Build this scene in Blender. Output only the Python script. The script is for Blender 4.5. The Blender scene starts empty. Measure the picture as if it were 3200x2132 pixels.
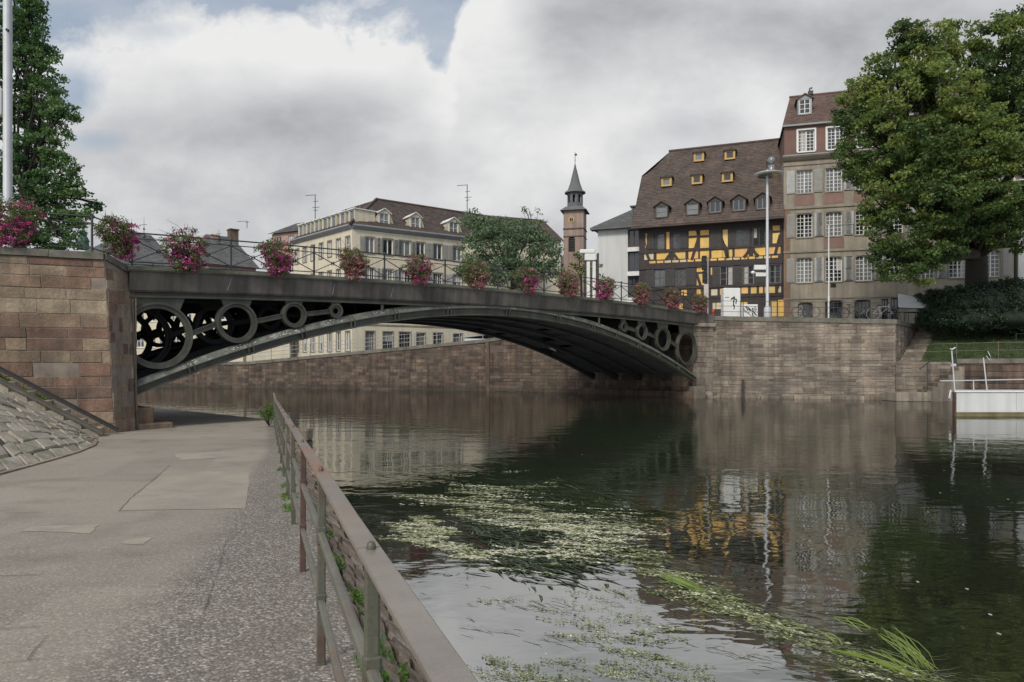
import bpy, math, random
import numpy as np
from mathutils import Vector, Matrix, noise
R = math.radians
SC = bpy.context.scene
COL = SC.collection
# ------------------------------------------------------------------ camera, sky, sun
F = 2200.0      # focal length in photograph pixels (3200 wide)
H0 = 1140.0     # horizon row
CZ = 2.15       # camera height over the water (water is z = 0)
cam_d = bpy.data.cameras.new('camera')
cam = bpy.data.objects.new('camera', cam_d); COL.objects.link(cam)
cam.location = (0, 0, CZ); cam.rotation_euler = (R(90), 0, 0)
cam_d.sensor_width = 36.0; cam_d.lens = 36.0*F/3200.0
cam_d.shift_y = (H0-1066.0)/3200.0
cam_d.clip_start = 0.05; cam_d.clip_end = 6000
SC.camera = cam
SC.view_settings.view_transform = 'Standard'; SC.view_settings.look = 'None'
SC.view_settings.exposure = 0.36; SC.view_settings.gamma = 1.0
SUN_EL, SUN_AZ = 42.0, 205.0     # azimuth measured clockwise from +Y
sd = bpy.data.lights.new('sun', 'SUN'); sd.energy = 2.0; sd.angle = R(14); sd.color = (1.0, 0.95, 0.85)
sun = bpy.data.objects.new('sun', sd); COL.objects.link(sun)
_d = Vector((math.sin(R(SUN_AZ))*math.cos(R(SUN_EL)), math.cos(R(SUN_AZ))*math.cos(R(SUN_EL)), math.sin(R(SUN_EL))))
sun.rotation_euler = _d.to_track_quat('Z', 'Y').to_euler(); sun.location = (0, 0, 60)

def make_world():
    w = bpy.data.worlds.new('World'); SC.world = w; w.use_nodes = True
    nt = w.node_tree; N = nt.nodes; L = nt.links
    for n in list(N): N.remove(n)
    out = N.new('ShaderNodeOutputWorld'); bg = N.new('ShaderNodeBackground'); bg.inputs['Strength'].default_value = 0.1
    L.new(bg.outputs[0], out.inputs[0])
    sky = N.new('ShaderNodeTexSky'); sky.sky_type = 'NISHITA'; sky.sun_disc = False
    sky.sun_elevation = R(SUN_EL); sky.sun_rotation = R(SUN_AZ); sky.air_density = 1.0; sky.dust_density = 1.5
    tc = N.new('ShaderNodeTexCoord')
    def math_(op, a, b=None, c=None, clamp=False):
        n = N.new('ShaderNodeMath'); n.operation = op; n.use_clamp = clamp
        for i, x in enumerate((a, b, c)):
            if x is None: continue
            if isinstance(x, (int, float)): n.inputs[i].default_value = x
            else: L.new(x, n.inputs[i])
        return n.outputs[0]
    sep = N.new('ShaderNodeSeparateXYZ'); L.new(tc.outputs['Generated'], sep.inputs[0])
    yy = math_('MAXIMUM', sep.outputs[1], 0.12)
    u = math_('DIVIDE', sep.outputs[0], yy); v = math_('DIVIDE', sep.outputs[2], yy)
    uv = N.new('ShaderNodeCombineXYZ'); L.new(u, uv.inputs[0]); L.new(v, uv.inputs[1])
    def nz(scale, det=6, rough=0.55, sx=1, sy=1, off=0, dist=0.0):
        mp = N.new('ShaderNodeMapping'); mp.inputs['Scale'].default_value = (sx, sy, 1); mp.inputs['Location'].default_value = (off, off*0.7, off)
        L.new(uv.outputs[0], mp.inputs[0])
        n = N.new('ShaderNodeTexNoise'); n.inputs['Scale'].default_value = scale; n.inputs['Detail'].default_value = det
        n.inputs['Roughness'].default_value = rough; n.inputs['Distortion'].default_value = dist
        L.new(mp.outputs[0], n.inputs['Vector']); return n.outputs[0]
    n_big = nz(3.2, 5, 0.5, 1, 1.6, 3.1); n_edge = nz(11, 8, 0.62, 1, 1.1, 7.7, 0.3); n_mid = nz(7.5, 6, 0.55, 1, 1.7, 1.3, 0.2)
    # outline of the big cloud: where blue shows above it
    fc = N.new('ShaderNodeFloatCurve')
    def U(px): return (px-1600)/F
    def V(py): return (H0-py)/F
    cu = fc.mapping.curves[0]
    pts = [(0, 260), (120, 170), (260, 175), (330, 150), (480, 120), (600, 55), (740, 95), (900, 75), (1040, 48), (1180, 105),
           (1290, 170), (1370, 255), (1405, 235), (1440, 60), (1530, -150), (1700, -300), (3200, -300)]
    um, uM, vm, vM = U(-400), U(3600), V(500), V(-400)
    def nx(px): return (U(px)-um)/(uM-um)
    def ny(py): return (V(py)-vm)/(vM-vm)
    cu.points[0].location = (0, ny(330)); cu.points[1].location = (1, ny(-300))
    for a, b in pts: cu.points.new(nx(a), ny(b))
    for p in cu.points: p.handle_type = 'VECTOR'
    fc.mapping.update()
    un = math_('DIVIDE', math_('SUBTRACT', math_('ADD', u, math_('MULTIPLY', math_('SUBTRACT', n_edge, 0.5), 0.09)), um), uM-um, clamp=True)
    L.new(un, fc.inputs['Value'])
    vo = math_('ADD', math_('MULTIPLY', fc.outputs[0], vM-vm), vm)
    wob = math_('MULTIPLY', math_('SUBTRACT', n_edge, 0.5), 0.17)
    blue = math_('MULTIPLY', math_('ADD', math_('SUBTRACT', v, vo), wob), 26.0, clamp=True)
    def gauss(px, py, rx, ry):
        a = math_('DIVIDE', math_('SUBTRACT', u, U(px)), rx/F); b = math_('DIVIDE', math_('SUBTRACT', v, V(py)), ry/F)
        r2 = math_('ADD', math_('MULTIPLY', a, a), math_('MULTIPLY', b, b))
        return math_('EXPONENT', math_('MULTIPLY', r2, -1.0))
    for (px, py, rx, ry, am) in [(225, 290, 90, 100, 0.9), (300, 440, 110, 45, 0.7), (470, 90, 140, 45, .5)]:
        blue = math_('MAXIMUM', blue, math_('MULTIPLY', math_('ADD', math_('MULTIPLY', gauss(px, py, rx, ry), am*1.5), math_('MULTIPLY', math_('SUBTRACT', n_edge, 0.62), 1.5)), 1.0, clamp=True))
    blue = math_('MULTIPLY', blue, math_('ADD', 0.86, math_('MULTIPLY', math_('SUBTRACT', n_mid, 0.5), 1.0)), clamp=True)
    blue = math_('MULTIPLY', blue, 0.80)
    lum = math_('ADD', 0.57, math_('MULTIPLY', math_('SUBTRACT', n_big, 0.5), 0.42))
    lum = math_('ADD', lum, math_('MULTIPLY', math_('SUBTRACT', n_mid, 0.5), 0.38))
    lum = math_('ADD', lum, math_('MULTIPLY', math_('SUBTRACT', n_edge, 0.5), 0.26))
    dep = math_('MAXIMUM', math_('ADD', math_('SUBTRACT', vo, v), math_('MULTIPLY', math_('SUBTRACT', n_edge, 0.5), 0.16)), 0.0)
    rim = math_('EXPONENT', math_('MULTIPLY', math_('POWER', math_('MULTIPLY', dep, 11.0), 2.0), -1.0))
    lum = math_('ADD', lum, math_('MULTIPLY', rim, 0.20))
    for (px, py, rx, ry, am) in [(640, 150, 260, 80, 0.10), (1120, 170, 230, 120, 0.22), (180, 200, 120, 60, .12), (700, 420, 520, 90, -0.18),
                                 (800, 610, 420, 110, -0.13), (1560, 150, 170, 230, 0.22), (1850, 420, 420, 160, 0.14),
                                 (2150, 250, 330, 90, 0.05), (2500, 90, 420, 170, -0.12), (2420, 380, 160, 160, 0.22), (2150, 400, 160, 50, -.14),
                                 (3100, 20, 500, 250, -0.08), (1750, 60, 120, 200, -.10), (1500, 640, 700, 120, 0.14), (350, 640, 250, 120, .04),
                                 (1000, 330, 200, 60, -.08), (2100, 60, 200, 100, -.1)]:
        lum = math_('ADD', lum, math_('MULTIPLY', gauss(px, py, rx, ry), am))
    # sun glow added to the unseen sky behind the camera, lifts surface light
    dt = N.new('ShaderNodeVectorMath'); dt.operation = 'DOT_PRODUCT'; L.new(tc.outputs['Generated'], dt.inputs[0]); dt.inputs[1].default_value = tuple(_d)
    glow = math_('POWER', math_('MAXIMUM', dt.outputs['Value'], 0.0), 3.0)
    lum = math_('MAXIMUM', lum, 0.30); lum = math_('MINIMUM', lum, 0.84)
    cr = N.new('ShaderNodeValToRGB'); e = cr.color_ramp.elements
    e[0].position = 0.15; e[0].color = (0.165, 0.168, 0.178, 1); e[1].position = 0.85; e[1].color = (0.66, 0.66, 0.655, 1)
    x = e.new(0.42); x.color = (0.35, 0.357, 0.375, 1)
    x = e.new(0.62); x.color = (0.50, 0.505, 0.515, 1)
    L.new(lum, cr.inputs[0])
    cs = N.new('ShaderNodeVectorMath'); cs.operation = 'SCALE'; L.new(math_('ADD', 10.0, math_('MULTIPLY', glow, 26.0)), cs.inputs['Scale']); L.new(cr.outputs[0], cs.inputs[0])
    mx = N.new('ShaderNodeMix'); mx.data_type = 'RGBA'
    sk = N.new('ShaderNodeMix'); sk.data_type = 'RGBA'; sk.inputs[0].default_value = 0.55     # thin high veil over the blue
    sk.inputs[7].default_value = (2.3, 3.0, 3.8, 1); L.new(sky.outputs[0], sk.inputs[6])
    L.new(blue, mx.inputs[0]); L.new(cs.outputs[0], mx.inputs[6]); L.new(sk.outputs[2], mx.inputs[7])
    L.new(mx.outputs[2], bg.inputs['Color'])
make_world()

# ------------------------------------------------------------------ helpers
def P(px, py, Y): return Vector(((px-1600)/F*Y, Y, CZ+(H0-py)/F*Y))
def WAT(px, py, z=0.0):
    Y = (CZ-z)*F/(py-H0); return Vector(((px-1600)/F*Y, Y, z))
WM = {}
def E(name, loc, label, cat, group=None, rz=0.0):
    o = bpy.data.objects.new(name, None); COL.objects.link(o); o.empty_display_size = 0.2
    o.location = loc; o.rotation_euler = (0, 0, rz); o['label'] = label; o['category'] = cat
    if group: o['group'] = group
    WM[o.name] = Matrix.Translation(Vector(loc)) @ Matrix.Rotation(rz, 4, 'Z')
    return o
def tag(o, label=None, cat=None, group=None, kind=None):
    if label: o['label'] = label
    if cat: o['category'] = cat
    if group: o['group'] = group
    if kind: o['kind'] = kind
    return o
def copy_tree(o, parent=None):
    c = o.copy(); COL.objects.link(c); c.parent = parent
    for ch in o.children: copy_tree(ch, c)
    return c
def build_raw(name, verts, faces, mats, parent=None, frame=None, tint=None, mi=None, smooth=None, origin=None):
    """verts in the frame's coordinates (world by default)"""
    V = np.asarray(verts, dtype=np.float64).reshape(-1, 3)
    Mx = frame if frame is not None else Matrix.Identity(4)
    W = np.array(Mx)
    V = V @ W[:3, :3].T + W[:3, 3]
    if parent is not None:
        PI = np.array(WM[parent.name].inverted()); V = V @ PI[:3, :3].T + PI[:3, 3]; org = None
    else:
        org = np.array(origin) if origin is not None else np.array([(V[:, 0].min()+V[:, 0].max())/2, (V[:, 1].min()+V[:, 1].max())/2, V[:, 2].min()])
        V = V - org
    me = bpy.data.meshes.new(name)
    if isinstance(faces, np.ndarray):
        n, k = faces.shape
        me.vertices.add(len(V)); me.vertices.foreach_set('co', V.ravel())
        me.loops.add(n*k); me.loops.foreach_set('vertex_index', faces.ravel().astype(np.int32))
        me.polygons.add(n); me.polygons.foreach_set('loop_start', np.arange(0, n*k, k, dtype=np.int32))
        me.update(calc_edges=True)
    else:
        me.from_pydata([tuple(p) for p in V], [], faces); me.update()
    nf = len(me.polygons)
    for m in (mats if isinstance(mats, (list, tuple)) else [mats]): me.materials.append(m)
    if tint is not None:
        a = me.attributes.new('tint', 'FLOAT', 'FACE'); a.data.foreach_set('value', np.asarray(tint, dtype=np.float32))
    if mi is not None: me.polygons.foreach_set('material_index', np.asarray(mi, dtype=np.int32))
    if smooth is not None: me.polygons.foreach_set('use_smooth', np.asarray(smooth, dtype=bool))
    me.validate(); me.update()
    o = bpy.data.objects.new(name, me); COL.objects.link(o)
    if parent is not None:
        o.parent = parent; WM[o.name] = WM[parent.name].copy()
    else:
        o.location = org; WM[o.name] = Matrix.Translation(Vector(org))
    return o
class MB:
    def __init__(s, seed=1):
        s.v = []; s.f = []; s.m = []; s.t = []; s.s = []; s.r = random.Random(seed)
    def face(s, pts, m=0, t=0.5, sm=False):
        n = len(s.v); s.v.extend([tuple(p) for p in pts]); s.f.append(tuple(range(n, n+len(pts)))); s.m.append(m); s.t.append(t); s.s.append(sm)
    def idx(s, verts, faces, m=0, t=0.5, sm=False):
        n = len(s.v); s.v.extend([tuple(p) for p in verts])
        for f in faces: s.f.append(tuple(i+n for i in f)); s.m.append(m); s.t.append(t); s.s.append(sm)
    def box(s, x0, x1, y0, y1, z0, z1, m=0, t=0.5, T=None):
        vs = [Vector((x, y, z)) for z in (z0, z1) for y in (y0, y1) for x in (x0, x1)]
        if T: vs = [T(p) for p in vs]
        s.idx(vs, [(0, 2, 3, 1), (4, 5, 7, 6), (0, 1, 5, 4), (2, 6, 7, 3), (0, 4, 6, 2), (1, 3, 7, 5)], m, t)
    def bbox(s, x0, x1, y0, y1, z0, z1, b=0.01, m=0, t=0.5, T=None):
        """box with chamfered edges on the four long vertical and horizontal outlines"""
        vs = []
        for z, k in ((z0, b), (z0+b, 0), (z1-b, 0), (z1, b)):
            for x, y in ((x0+k+(b if not k else 0), y0+k), (x1-k-(b if not k else 0), y0+k), (x1-k, y0+k+(b if not k else 0)), (x1-k, y1-k-(b if not k else 0)),
                         (x1-k-(b if not k else 0), y1-k), (x0+k+(b if not k else 0), y1-k), (x0+k, y1-k-(b if not k else 0)), (x0+k, y0+k+(b if not k else 0))):
                vs.append(Vector((x, y, z)))
        if T: vs = [T(p) for p in vs]
        fs = [tuple(reversed(range(8))), tuple(range(24, 32))]
        for l in range(3):
            for i in range(8): j = (i+1) % 8; fs.append((l*8+i, l*8+j, l*8+8+j, l*8+8+i))
        s.idx(vs, fs, m, t)
    def prism(s, poly, d, m=0, t=0.5):
        """polygon (list of Vectors) extruded by vector d"""
        n = len(poly); vs = [Vector(p) for p in poly]+[Vector(p)+Vector(d) for p in poly]
        s.idx(vs, [tuple(reversed(range(n))), tuple(range(n, 2*n))]+[(i, (i+1) % n, n+(i+1) % n, n+i) for i in range(n)], m, t)
    def tube(s, pts, r, k=8, m=0, t=0.5, sm=True, cap=True, r1=None):
        pts = [Vector(p) for p in pts]; n = len(pts); vs = []
        up = Vector((0, 0, 1))
        for i, p in enumerate(pts):
            d = (pts[min(i+1, n-1)]-pts[max(i-1, 0)]).normalized()
            a = d.cross(up)
            if a.length < 0.05: a = d.cross(Vector((0, 1, 0)))
            a.normalize(); b = d.cross(a).normalized()
            if isinstance(r, (list, tuple)): rr = r[i]
            else: rr = r if r1 is None else r+(r1-r)*i/(n-1)
            for j in range(k):
                g = 2*math.pi*j/k; vs.append(p+a*math.cos(g)*rr+b*math.sin(g)*rr)
        fs = [(i*k+j, i*k+(j+1) % k, (i+1)*k+(j+1) % k, (i+1)*k+j) for i in range(n-1) for j in range(k)]
        s.idx(vs, fs, m, t, sm)
        if cap:
            s.face([vs[j] for j in range(k)][::-1], m, t); s.face([vs[(n-1)*k+j] for j in range(k)], m, t)
    def bar(s, p, q, w, h, up=(0, 0, 1), m=0, t=0.5):
        """rectangular bar from p to q: w sideways, h along up"""
        p = Vector(p); q = Vector(q); d = (q-p).normalized(); a = d.cross(Vector(up))
        if a.length < 1e-4: a = d.cross(Vector((1, 0, 0)))
        a.normalize(); b = a.cross(d).normalized()
        vs = [x+a*i*w/2+b*j*h/2 for x in (p, q) for i, j in ((-1, -1), (1, -1), (1, 1), (-1, 1))]
        s.idx(vs, [(0, 3, 2, 1), (4, 5, 6, 7), (0, 1, 5, 4), (1, 2, 6, 5), (2, 3, 7, 6), (3, 0, 4, 7)], m, t)
    def lathe(s, prof, c, k=16, m=0, t=0.5, sm=True, rot=0.0):
        c = Vector(c); n = len(prof)
        vs = [c+Vector((r*math.cos(2*math.pi*j/k+rot), r*math.sin(2*math.pi*j/k+rot), z)) for r, z in prof for j in range(k)]
        s.idx(vs, [(i*k+j, i*k+(j+1) % k, (i+1)*k+(j+1) % k, (i+1)*k+j) for i in range(n-1) for j in range(k)], m, t, sm)
        s.face(vs[:k][::-1], m, t); s.face(vs[-k:], m, t)
    def ring(s, c, ax, up, R0, R1, d0, d1, k=48, m=0, t=0.5):
        """flat ring: centre c, in plane spanned by ax and up, from depth d0 to d1 along the normal"""
        c = Vector(c); ax = Vector(ax).normalized(); up = Vector(up).normalized(); nn = ax.cross(up).normalized()
        vs = []
        for j in range(k):
            g = 2*math.pi*j/k; e = ax*math.cos(g)+up*math.sin(g)
            vs += [c+e*R0+nn*d0, c+e*R1+nn*d0, c+e*R1+nn*d1, c+e*R0+nn*d1]
        fs = []
        for j in range(k):
            a = 4*j; b = 4*((j+1) % k)
            fs += [(a+i, a+(i+1) % 4, b+(i+1) % 4, b+i) for i in range(4)]
        s.idx(vs, fs, m, t)
    def build(s, name, mats, parent=None, frame=None, origin=None):
        return build_raw(name, s.v, s.f, mats, parent, frame, s.t, s.m, s.s, origin)
def lerp(a, b, t): return a+(b-a)*t

# ------------------------------------------------------------------ materials
def M(name, col=(0.5, 0.5, 0.5), rough=0.85, var=0.3, scale=2.0, bump=0.3, bscale=18.0, bdist=0.02, metal=0.0, tint=None, spec=0.4,
      streak=0.0, blot=None, transl=0.0, fine=0.0, emit=None):
    m = bpy.data.materials.new(name); m.use_nodes = True; nt = m.node_tree; N = nt.nodes; L = nt.links
    for n in list(N): N.remove(n)
    out = N.new('ShaderNodeOutputMaterial'); b = N.new('ShaderNodeBsdfPrincipled'); L.new(b.outputs[0], out.inputs[0])
    b.inputs['Roughness'].default_value = rough; b.inputs['Metallic'].default_value = metal; b.inputs['Specular IOR Level'].default_value = spec
    tc = N.new('ShaderNodeTexCoord')
    def noise_(sc, det=5, mp=None, rgh=0.6):
        n = N.new('ShaderNodeTexNoise'); n.inputs['Scale'].default_value = sc; n.inputs['Detail'].default_value = det; n.inputs['Roughness'].default_value = rgh
        if mp:
            q = N.new('ShaderNodeMapping'); q.inputs['Scale'].default_value = mp; L.new(tc.outputs['Object'], q.inputs[0]); L.new(q.outputs[0], n.inputs['Vector'])
        else: L.new(tc.outputs['Object'], n.inputs['Vector'])
        return n.outputs[0]
    def rng(x, a, b_, c, d):
        n = N.new('ShaderNodeMapRange'); n.inputs[1].default_value = a; n.inputs[2].default_value = b_; n.inputs[3].default_value = c; n.inputs[4].default_value = d
        L.new(x, n.inputs[0]); return n.outputs[0]
    def mulc(c, f):
        n = N.new('ShaderNodeVectorMath'); n.operation = 'SCALE'; L.new(c, n.inputs[0]); L.new(f, n.inputs['Scale']); return n.outputs[0]
    def mix(f, a, c):
        n = N.new('ShaderNodeMix'); n.data_type = 'RGBA'; L.new(f, n.inputs[0]); L.new(a, n.inputs[6])
        if isinstance(c, tuple): n.inputs[7].default_value = (*c, 1)
        else: L.new(c, n.inputs[7])
        return n.outputs[2]
    if tint:
        at = N.new('ShaderNodeAttribute'); at.attribute_name = 'tint'; cr = N.new('ShaderNodeValToRGB')
        cr.color_ramp.interpolation = 'LINEAR'; e = cr.color_ramp.elements
        e[0].color = (*tint[0], 1); e[1].color = (*tint[-1], 1)
        for i in range(1, len(tint)-1): x = e.new(i/(len(tint)-1)); x.color = (*tint[i], 1)
        L.new(at.outputs['Fac'], cr.inputs[0]); c = cr.outputs[0]
    else:
        rgb = N.new('ShaderNodeRGB'); rgb.outputs[0].default_value = (*col, 1); c = rgb.outputs[0]
    if var: c = mulc(c, rng(noise_(scale), 0.3, 0.7, 1-var, 1+var))
    if fine: c = mulc(c, rng(noise_(bscale*2.2, 3), 0.35, 0.65, 1-fine, 1+fine))
    if streak: c = mulc(c, rng(noise_(1.0, 4, (2.2, 2.2, 0.16)), 0.38, 0.68, 1+streak*0.35, 1-streak))
    if blot:
        bc, amt, bs = blot
        c = mix(rng(noise_(bs, 6), 0.52, 0.68, 0.0, amt), c, bc)
    L.new(c, b.inputs['Base Color'])
    if bump:
        bn = N.new('ShaderNodeBump'); bn.inputs['Strength'].default_value = bump; bn.inputs['Distance'].default_value = bdist
        L.new(noise_(bscale, 6), bn.inputs['Height']); L.new(bn.outputs[0], b.inputs['Normal'])
    if transl:
        tr = N.new('ShaderNodeBsdfTranslucent'); ms = N.new('ShaderNodeMixShader'); ms.inputs[0].default_value = transl
        L.new(c, tr.inputs[0]); L.new(b.outputs[0], ms.inputs[1]); L.new(tr.outputs[0], ms.inputs[2]); L.new(ms.outputs[0], out.inputs[0])
    return m

mt = {}
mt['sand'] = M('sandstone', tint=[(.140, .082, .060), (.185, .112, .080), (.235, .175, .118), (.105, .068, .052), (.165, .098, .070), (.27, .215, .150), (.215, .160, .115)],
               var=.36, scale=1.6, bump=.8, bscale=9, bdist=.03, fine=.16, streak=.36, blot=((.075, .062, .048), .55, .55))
mt['quay'] = M('quay_stone', tint=[(.165, .138, .110), (.205, .173, .138), (.120, .092, .074), (.225, .192, .152), (.165, .125, .100), (.25, .218, .175)],
               var=.34, scale=.9, bump=.8, bscale=7, bdist=.04, fine=.16, streak=.42, blot=((.075, .07, .06), .7, .35))
mt['darkwall'] = M('dark_wall_stone', tint=[(.045, .036, .028), (.085, .058, .043), (.12, .080, .058), (.07, .05, .038), (.165, .12, .088)], var=.38, scale=1.1, bump=.8, bscale=7, bdist=.04, fine=.16,
                   streak=.55, blot=((.055, .052, .035), .55, .28))
mt['mortar'] = M('mortar', (.20, .165, .135), var=.25, scale=3, bump=.4, bscale=30, streak=.2)
mt['darkmortar'] = M('dark_mortar', (.085, .066, .056), var=.25, scale=3, bump=.4, bscale=30)
mt['coping'] = M('coping_stone', (.125, .115, .098), var=.3, scale=2.4, bump=.5, bscale=14, fine=.12, blot=((.06, .07, .035), .8, 1.3))
mt['path'] = None
mt['cobble'] = M('cobble_stone', tint=[(.235, .205, .16), (.30, .268, .215), (.26, .225, .18), (.345, .31, .255), (.20, .175, .14)], var=.28, scale=2.0, bump=.8, bscale=14,
                 fine=.2, blot=((.10, .11, .055), .55, 1.6))
mt['soil'] = M('soil_joint', (.055, .048, .036), var=.3, scale=3, bump=.6, bscale=30)
mt['riprap'] = M('bank_stone', tint=[(.20, .145, .11), (.26, .20, .16), (.15, .115, .09), (.30, .25, .20)], var=.3, scale=5, bump=.9, bscale=16, fine=.2, blot=((.08, .10, .04), .6, 2.2))
mt['steel'] = M('bridge_paint', (.060, .061, .049), rough=.5, var=.28, scale=1.6, bump=.12, bscale=25, fine=.12, streak=.35, blot=((.085, .062, .042), .55, 1.5))
mt['steel_worn'] = M('bridge_paint_worn', (.10, .104, .084), rough=.55, var=.35, scale=2.2, bump=.25, bscale=20, fine=.22, blot=((.22, .235, .22), .75, 2.6))
mt['fascia'] = M('fascia_concrete', (.095, .085, .075), rough=.85, var=.2, scale=.8, bump=.3, bscale=22, fine=.12, streak=.5, blot=((.05, .045, .04), .5, .7))
mt['lip'] = M('fascia_lip', (.10, .10, .078), rough=.9, var=.28, scale=2, bump=.4, bscale=18, blot=((.055, .065, .03), .7, 1.4))
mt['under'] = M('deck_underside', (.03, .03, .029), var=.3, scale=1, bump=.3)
mt['asphalt'] = M('asphalt', (.055, .053, .05), var=.2, scale=1.5, bump=.3, bscale=60)
mt['iron'] = M('painted_iron', (.035, .036, .036), rough=.5, var=.2, scale=4, bump=.1)
mt['galv'] = M('galvanised_steel', (.30, .31, .32), rough=.4, var=.15, scale=4, bump=.05, metal=.35)
mt['pole'] = M('pole_grey_paint', (.42, .43, .45), rough=.45, var=.1, scale=2, bump=.05)
mt['rail'] = M('rail_green_paint', (.125, .120, .095), rough=.4, var=.2, scale=5, bump=.25, bscale=50, bdist=.004, fine=.12, blot=((.14, .085, .06), .8, 2.6), spec=.5)
mt['railtop'] = M('handrail_worn_paint', (.20, .172, .145), rough=.28, var=.2, scale=4, bump=.2, bscale=60, bdist=.003, fine=.08, blot=((.25, .105, .06), 1.0, .9), spec=.6)
mt['post'] = M('rail_post_paint', (.088, .088, .066), rough=.45, var=.22, scale=6, bump=.25, bscale=45, bdist=.004, fine=.12, blot=((.085, .045, .035), .8, 3.5))
mt['rust'] = M('rust_paint', (.075, .042, .034), rough=.7, var=.3, scale=8, bump=.4, bscale=40, bdist=.004)
mt['white'] = M('white_paint', (.62, .62, .60), rough=.5, var=.06, scale=3, bump=.05)
mt['tile'] = M('roof_tile', tint=[(.060, .045, .038), (.085, .06, .05), (.072, .056, .048), (.105, .072, .058)], var=.25, scale=.9, bump=.4, bscale=20, blot=((.055, .052, .045), .5, .5))
mt['redtile'] = M('red_roof_tile', tint=[(.10, .065, .053), (.125, .08, .065), (.085, .057, .048)], var=.2, scale=.8, bump=.4, bscale=20)
mt['slate'] = M('slate', tint=[(.085, .087, .09), (.11, .112, .115), (.095, .09, .085)], var=.2, scale=.8, bump=.3, bscale=20)
mt['cream'] = M('cream_render', (.54, .485, .375), rough=.9, var=.08, scale=.6, bump=.1, bscale=30, streak=.12)
mt['pinkwall'] = M('pink_render', (.33, .22, .18), rough=.9, var=.1, scale=.6, bump=.1, streak=.15)
mt['whitewall'] = M('white_render', (.48, .48, .47), rough=.9, var=.05, scale=.4, bump=.1, streak=.1)
mt['beige'] = M('beige_sandstone', (.26, .228, .178), rough=.9, var=.18, scale=.7, bump=.25, bscale=14, streak=.22, fine=.06)
mt['beigetrim'] = M('beige_trim', (.225, .198, .158), rough=.9, var=.15, scale=1.2, bump=.25, bscale=14, streak=.15)
mt['redstone'] = M('red_stone_panel', (.20, .125, .105), rough=.9, var=.15, scale=1, bump=.2, bscale=14)
mt['redwall'] = M('red_attic_wall', (.155, .092, .074), rough=.9, var=.15, scale=1, bump=.2, bscale=14)
mt['timber'] = M('dark_timber', (.042, .032, .032), rough=.8, var=.25, scale=3, bump=.3, bscale=20)
mt['shutdark'] = M('dark_shutter', (.050, .046, .045), rough=.75, var=.15, scale=4, bump=.2)
mt['yellow'] = M('yellow_plaster', tint=[(.68, .42, .12), (.62, .42, .14), (.70, .50, .20), (.54, .47, .32), (.68, .36, .10)], rough=.9, var=.12, scale=1.5, bump=.15, streak=.15)
mt['yframe'] = M('yellow_frame', (.42, .27, .09), rough=.6, var=.1, bump=.05)
mt['shutter'] = M('grey_shutter', (.25, .245, .225), rough=.7, var=.1, scale=3, bump=.1)
mt['shutter_l'] = M('light_grey_shutter', (.36, .36, .35), rough=.7, var=.1, scale=3, bump=.1)
mt['sash'] = M('white_sash', (.58, .575, .55), rough=.5, var=.05, bump=.05)
mt['gsash'] = M('grey_sash', (.20, .19, .18), rough=.5, var=.05, bump=.05)
mt['dsash'] = M('dark_sash', (.05, .05, .052), rough=.5, var=.05, bump=.05)
mt['glass'] = M('window_glass', (.018, .02, .024), rough=.06, var=.5, scale=.5, bump=.06, bscale=1.5, spec=.75)
mt['curtain'] = M('curtain_cloth', (.34, .33, .31), var=.2, scale=6, bump=.2, bscale=8)
mt['glass_g'] = M('curtained_glass', (.14, .145, .15), rough=.12, var=.3, scale=.8, bump=.05, bscale=1.5, spec=.7)
mt['zinc'] = M('zinc', (.23, .24, .25), rough=.5, var=.12, scale=2, bump=.05)
mt['leaf'] = M('tree_leaf', tint=[(.034, .058, .020), (.062, .105, .032), (.11, .165, .046), (.19, .24, .06), (.29, .31, .08)], rough=.5, var=0, bump=0, transl=.42, spec=.3)
mt['leaf_y'] = M('bright_leaf', tint=[(.045, .10, .04), (.08, .16, .055), (.13, .22, .075), (.20, .30, .10)], rough=.55, var=0, bump=0, transl=.4, spec=.3)
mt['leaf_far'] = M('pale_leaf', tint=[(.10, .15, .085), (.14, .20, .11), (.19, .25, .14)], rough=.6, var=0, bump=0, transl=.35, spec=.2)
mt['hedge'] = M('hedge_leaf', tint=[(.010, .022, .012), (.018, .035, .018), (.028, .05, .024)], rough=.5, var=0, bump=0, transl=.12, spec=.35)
mt['bark'] = M('bark', (.03, .025, .021), var=.3, scale=3, bump=.8, bscale=14)
mt['fleaf'] = M('basket_leaf', tint=[(.06, .11, .03), (.10, .14, .045), (.17, .20, .07), (.13, .09, .06), (.19, .14, .10)], rough=.55, var=0, bump=0, transl=.35, spec=.3)
mt['petal'] = M('magenta_petal', tint=[(.26, .02, .13), (.46, .05, .24), (.34, .05, .14), (.60, .22, .38), (.28, .07, .10)], rough=.5, var=0, bump=0, transl=.4, spec=.2)
mt['petal_p'] = M('rose_petal', tint=[(.28, .07, .10), (.42, .14, .17), (.50, .26, .26), (.24, .07, .10)], rough=.5, var=0, bump=0, transl=.4, spec=.2)
mt['petal_w'] = M('pale_petal', (.62, .56, .52), rough=.5, var=0, bump=0, transl=.3)
mt['grass'] = M('grass_blade', tint=[(.035, .055, .016), (.055, .09, .022), (.085, .12, .03)], rough=.6, var=0, bump=0, transl=.3)
mt['turf'] = M('turf', (.035, .05, .016), var=.4, scale=2, bump=.8, bscale=25)
mt['fresh'] = M('fresh_leaf', tint=[(.06, .13, .02), (.10, .20, .03), (.16, .27, .05)], rough=.5, var=0, bump=0, transl=.4)
mt['weed'] = M('pond_weed', tint=[(.05, .075, .018), (.12, .15, .045), (.27, .28, .14), (.56, .55, .42)], rough=.35, var=0, bump=0, transl=.1, spec=.6)
mt['weedy'] = M('bright_weed', tint=[(.05, .08, .015), (.14, .19, .03), (.33, .36, .12)], rough=.4, var=0, bump=0, transl=.1)
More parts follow.
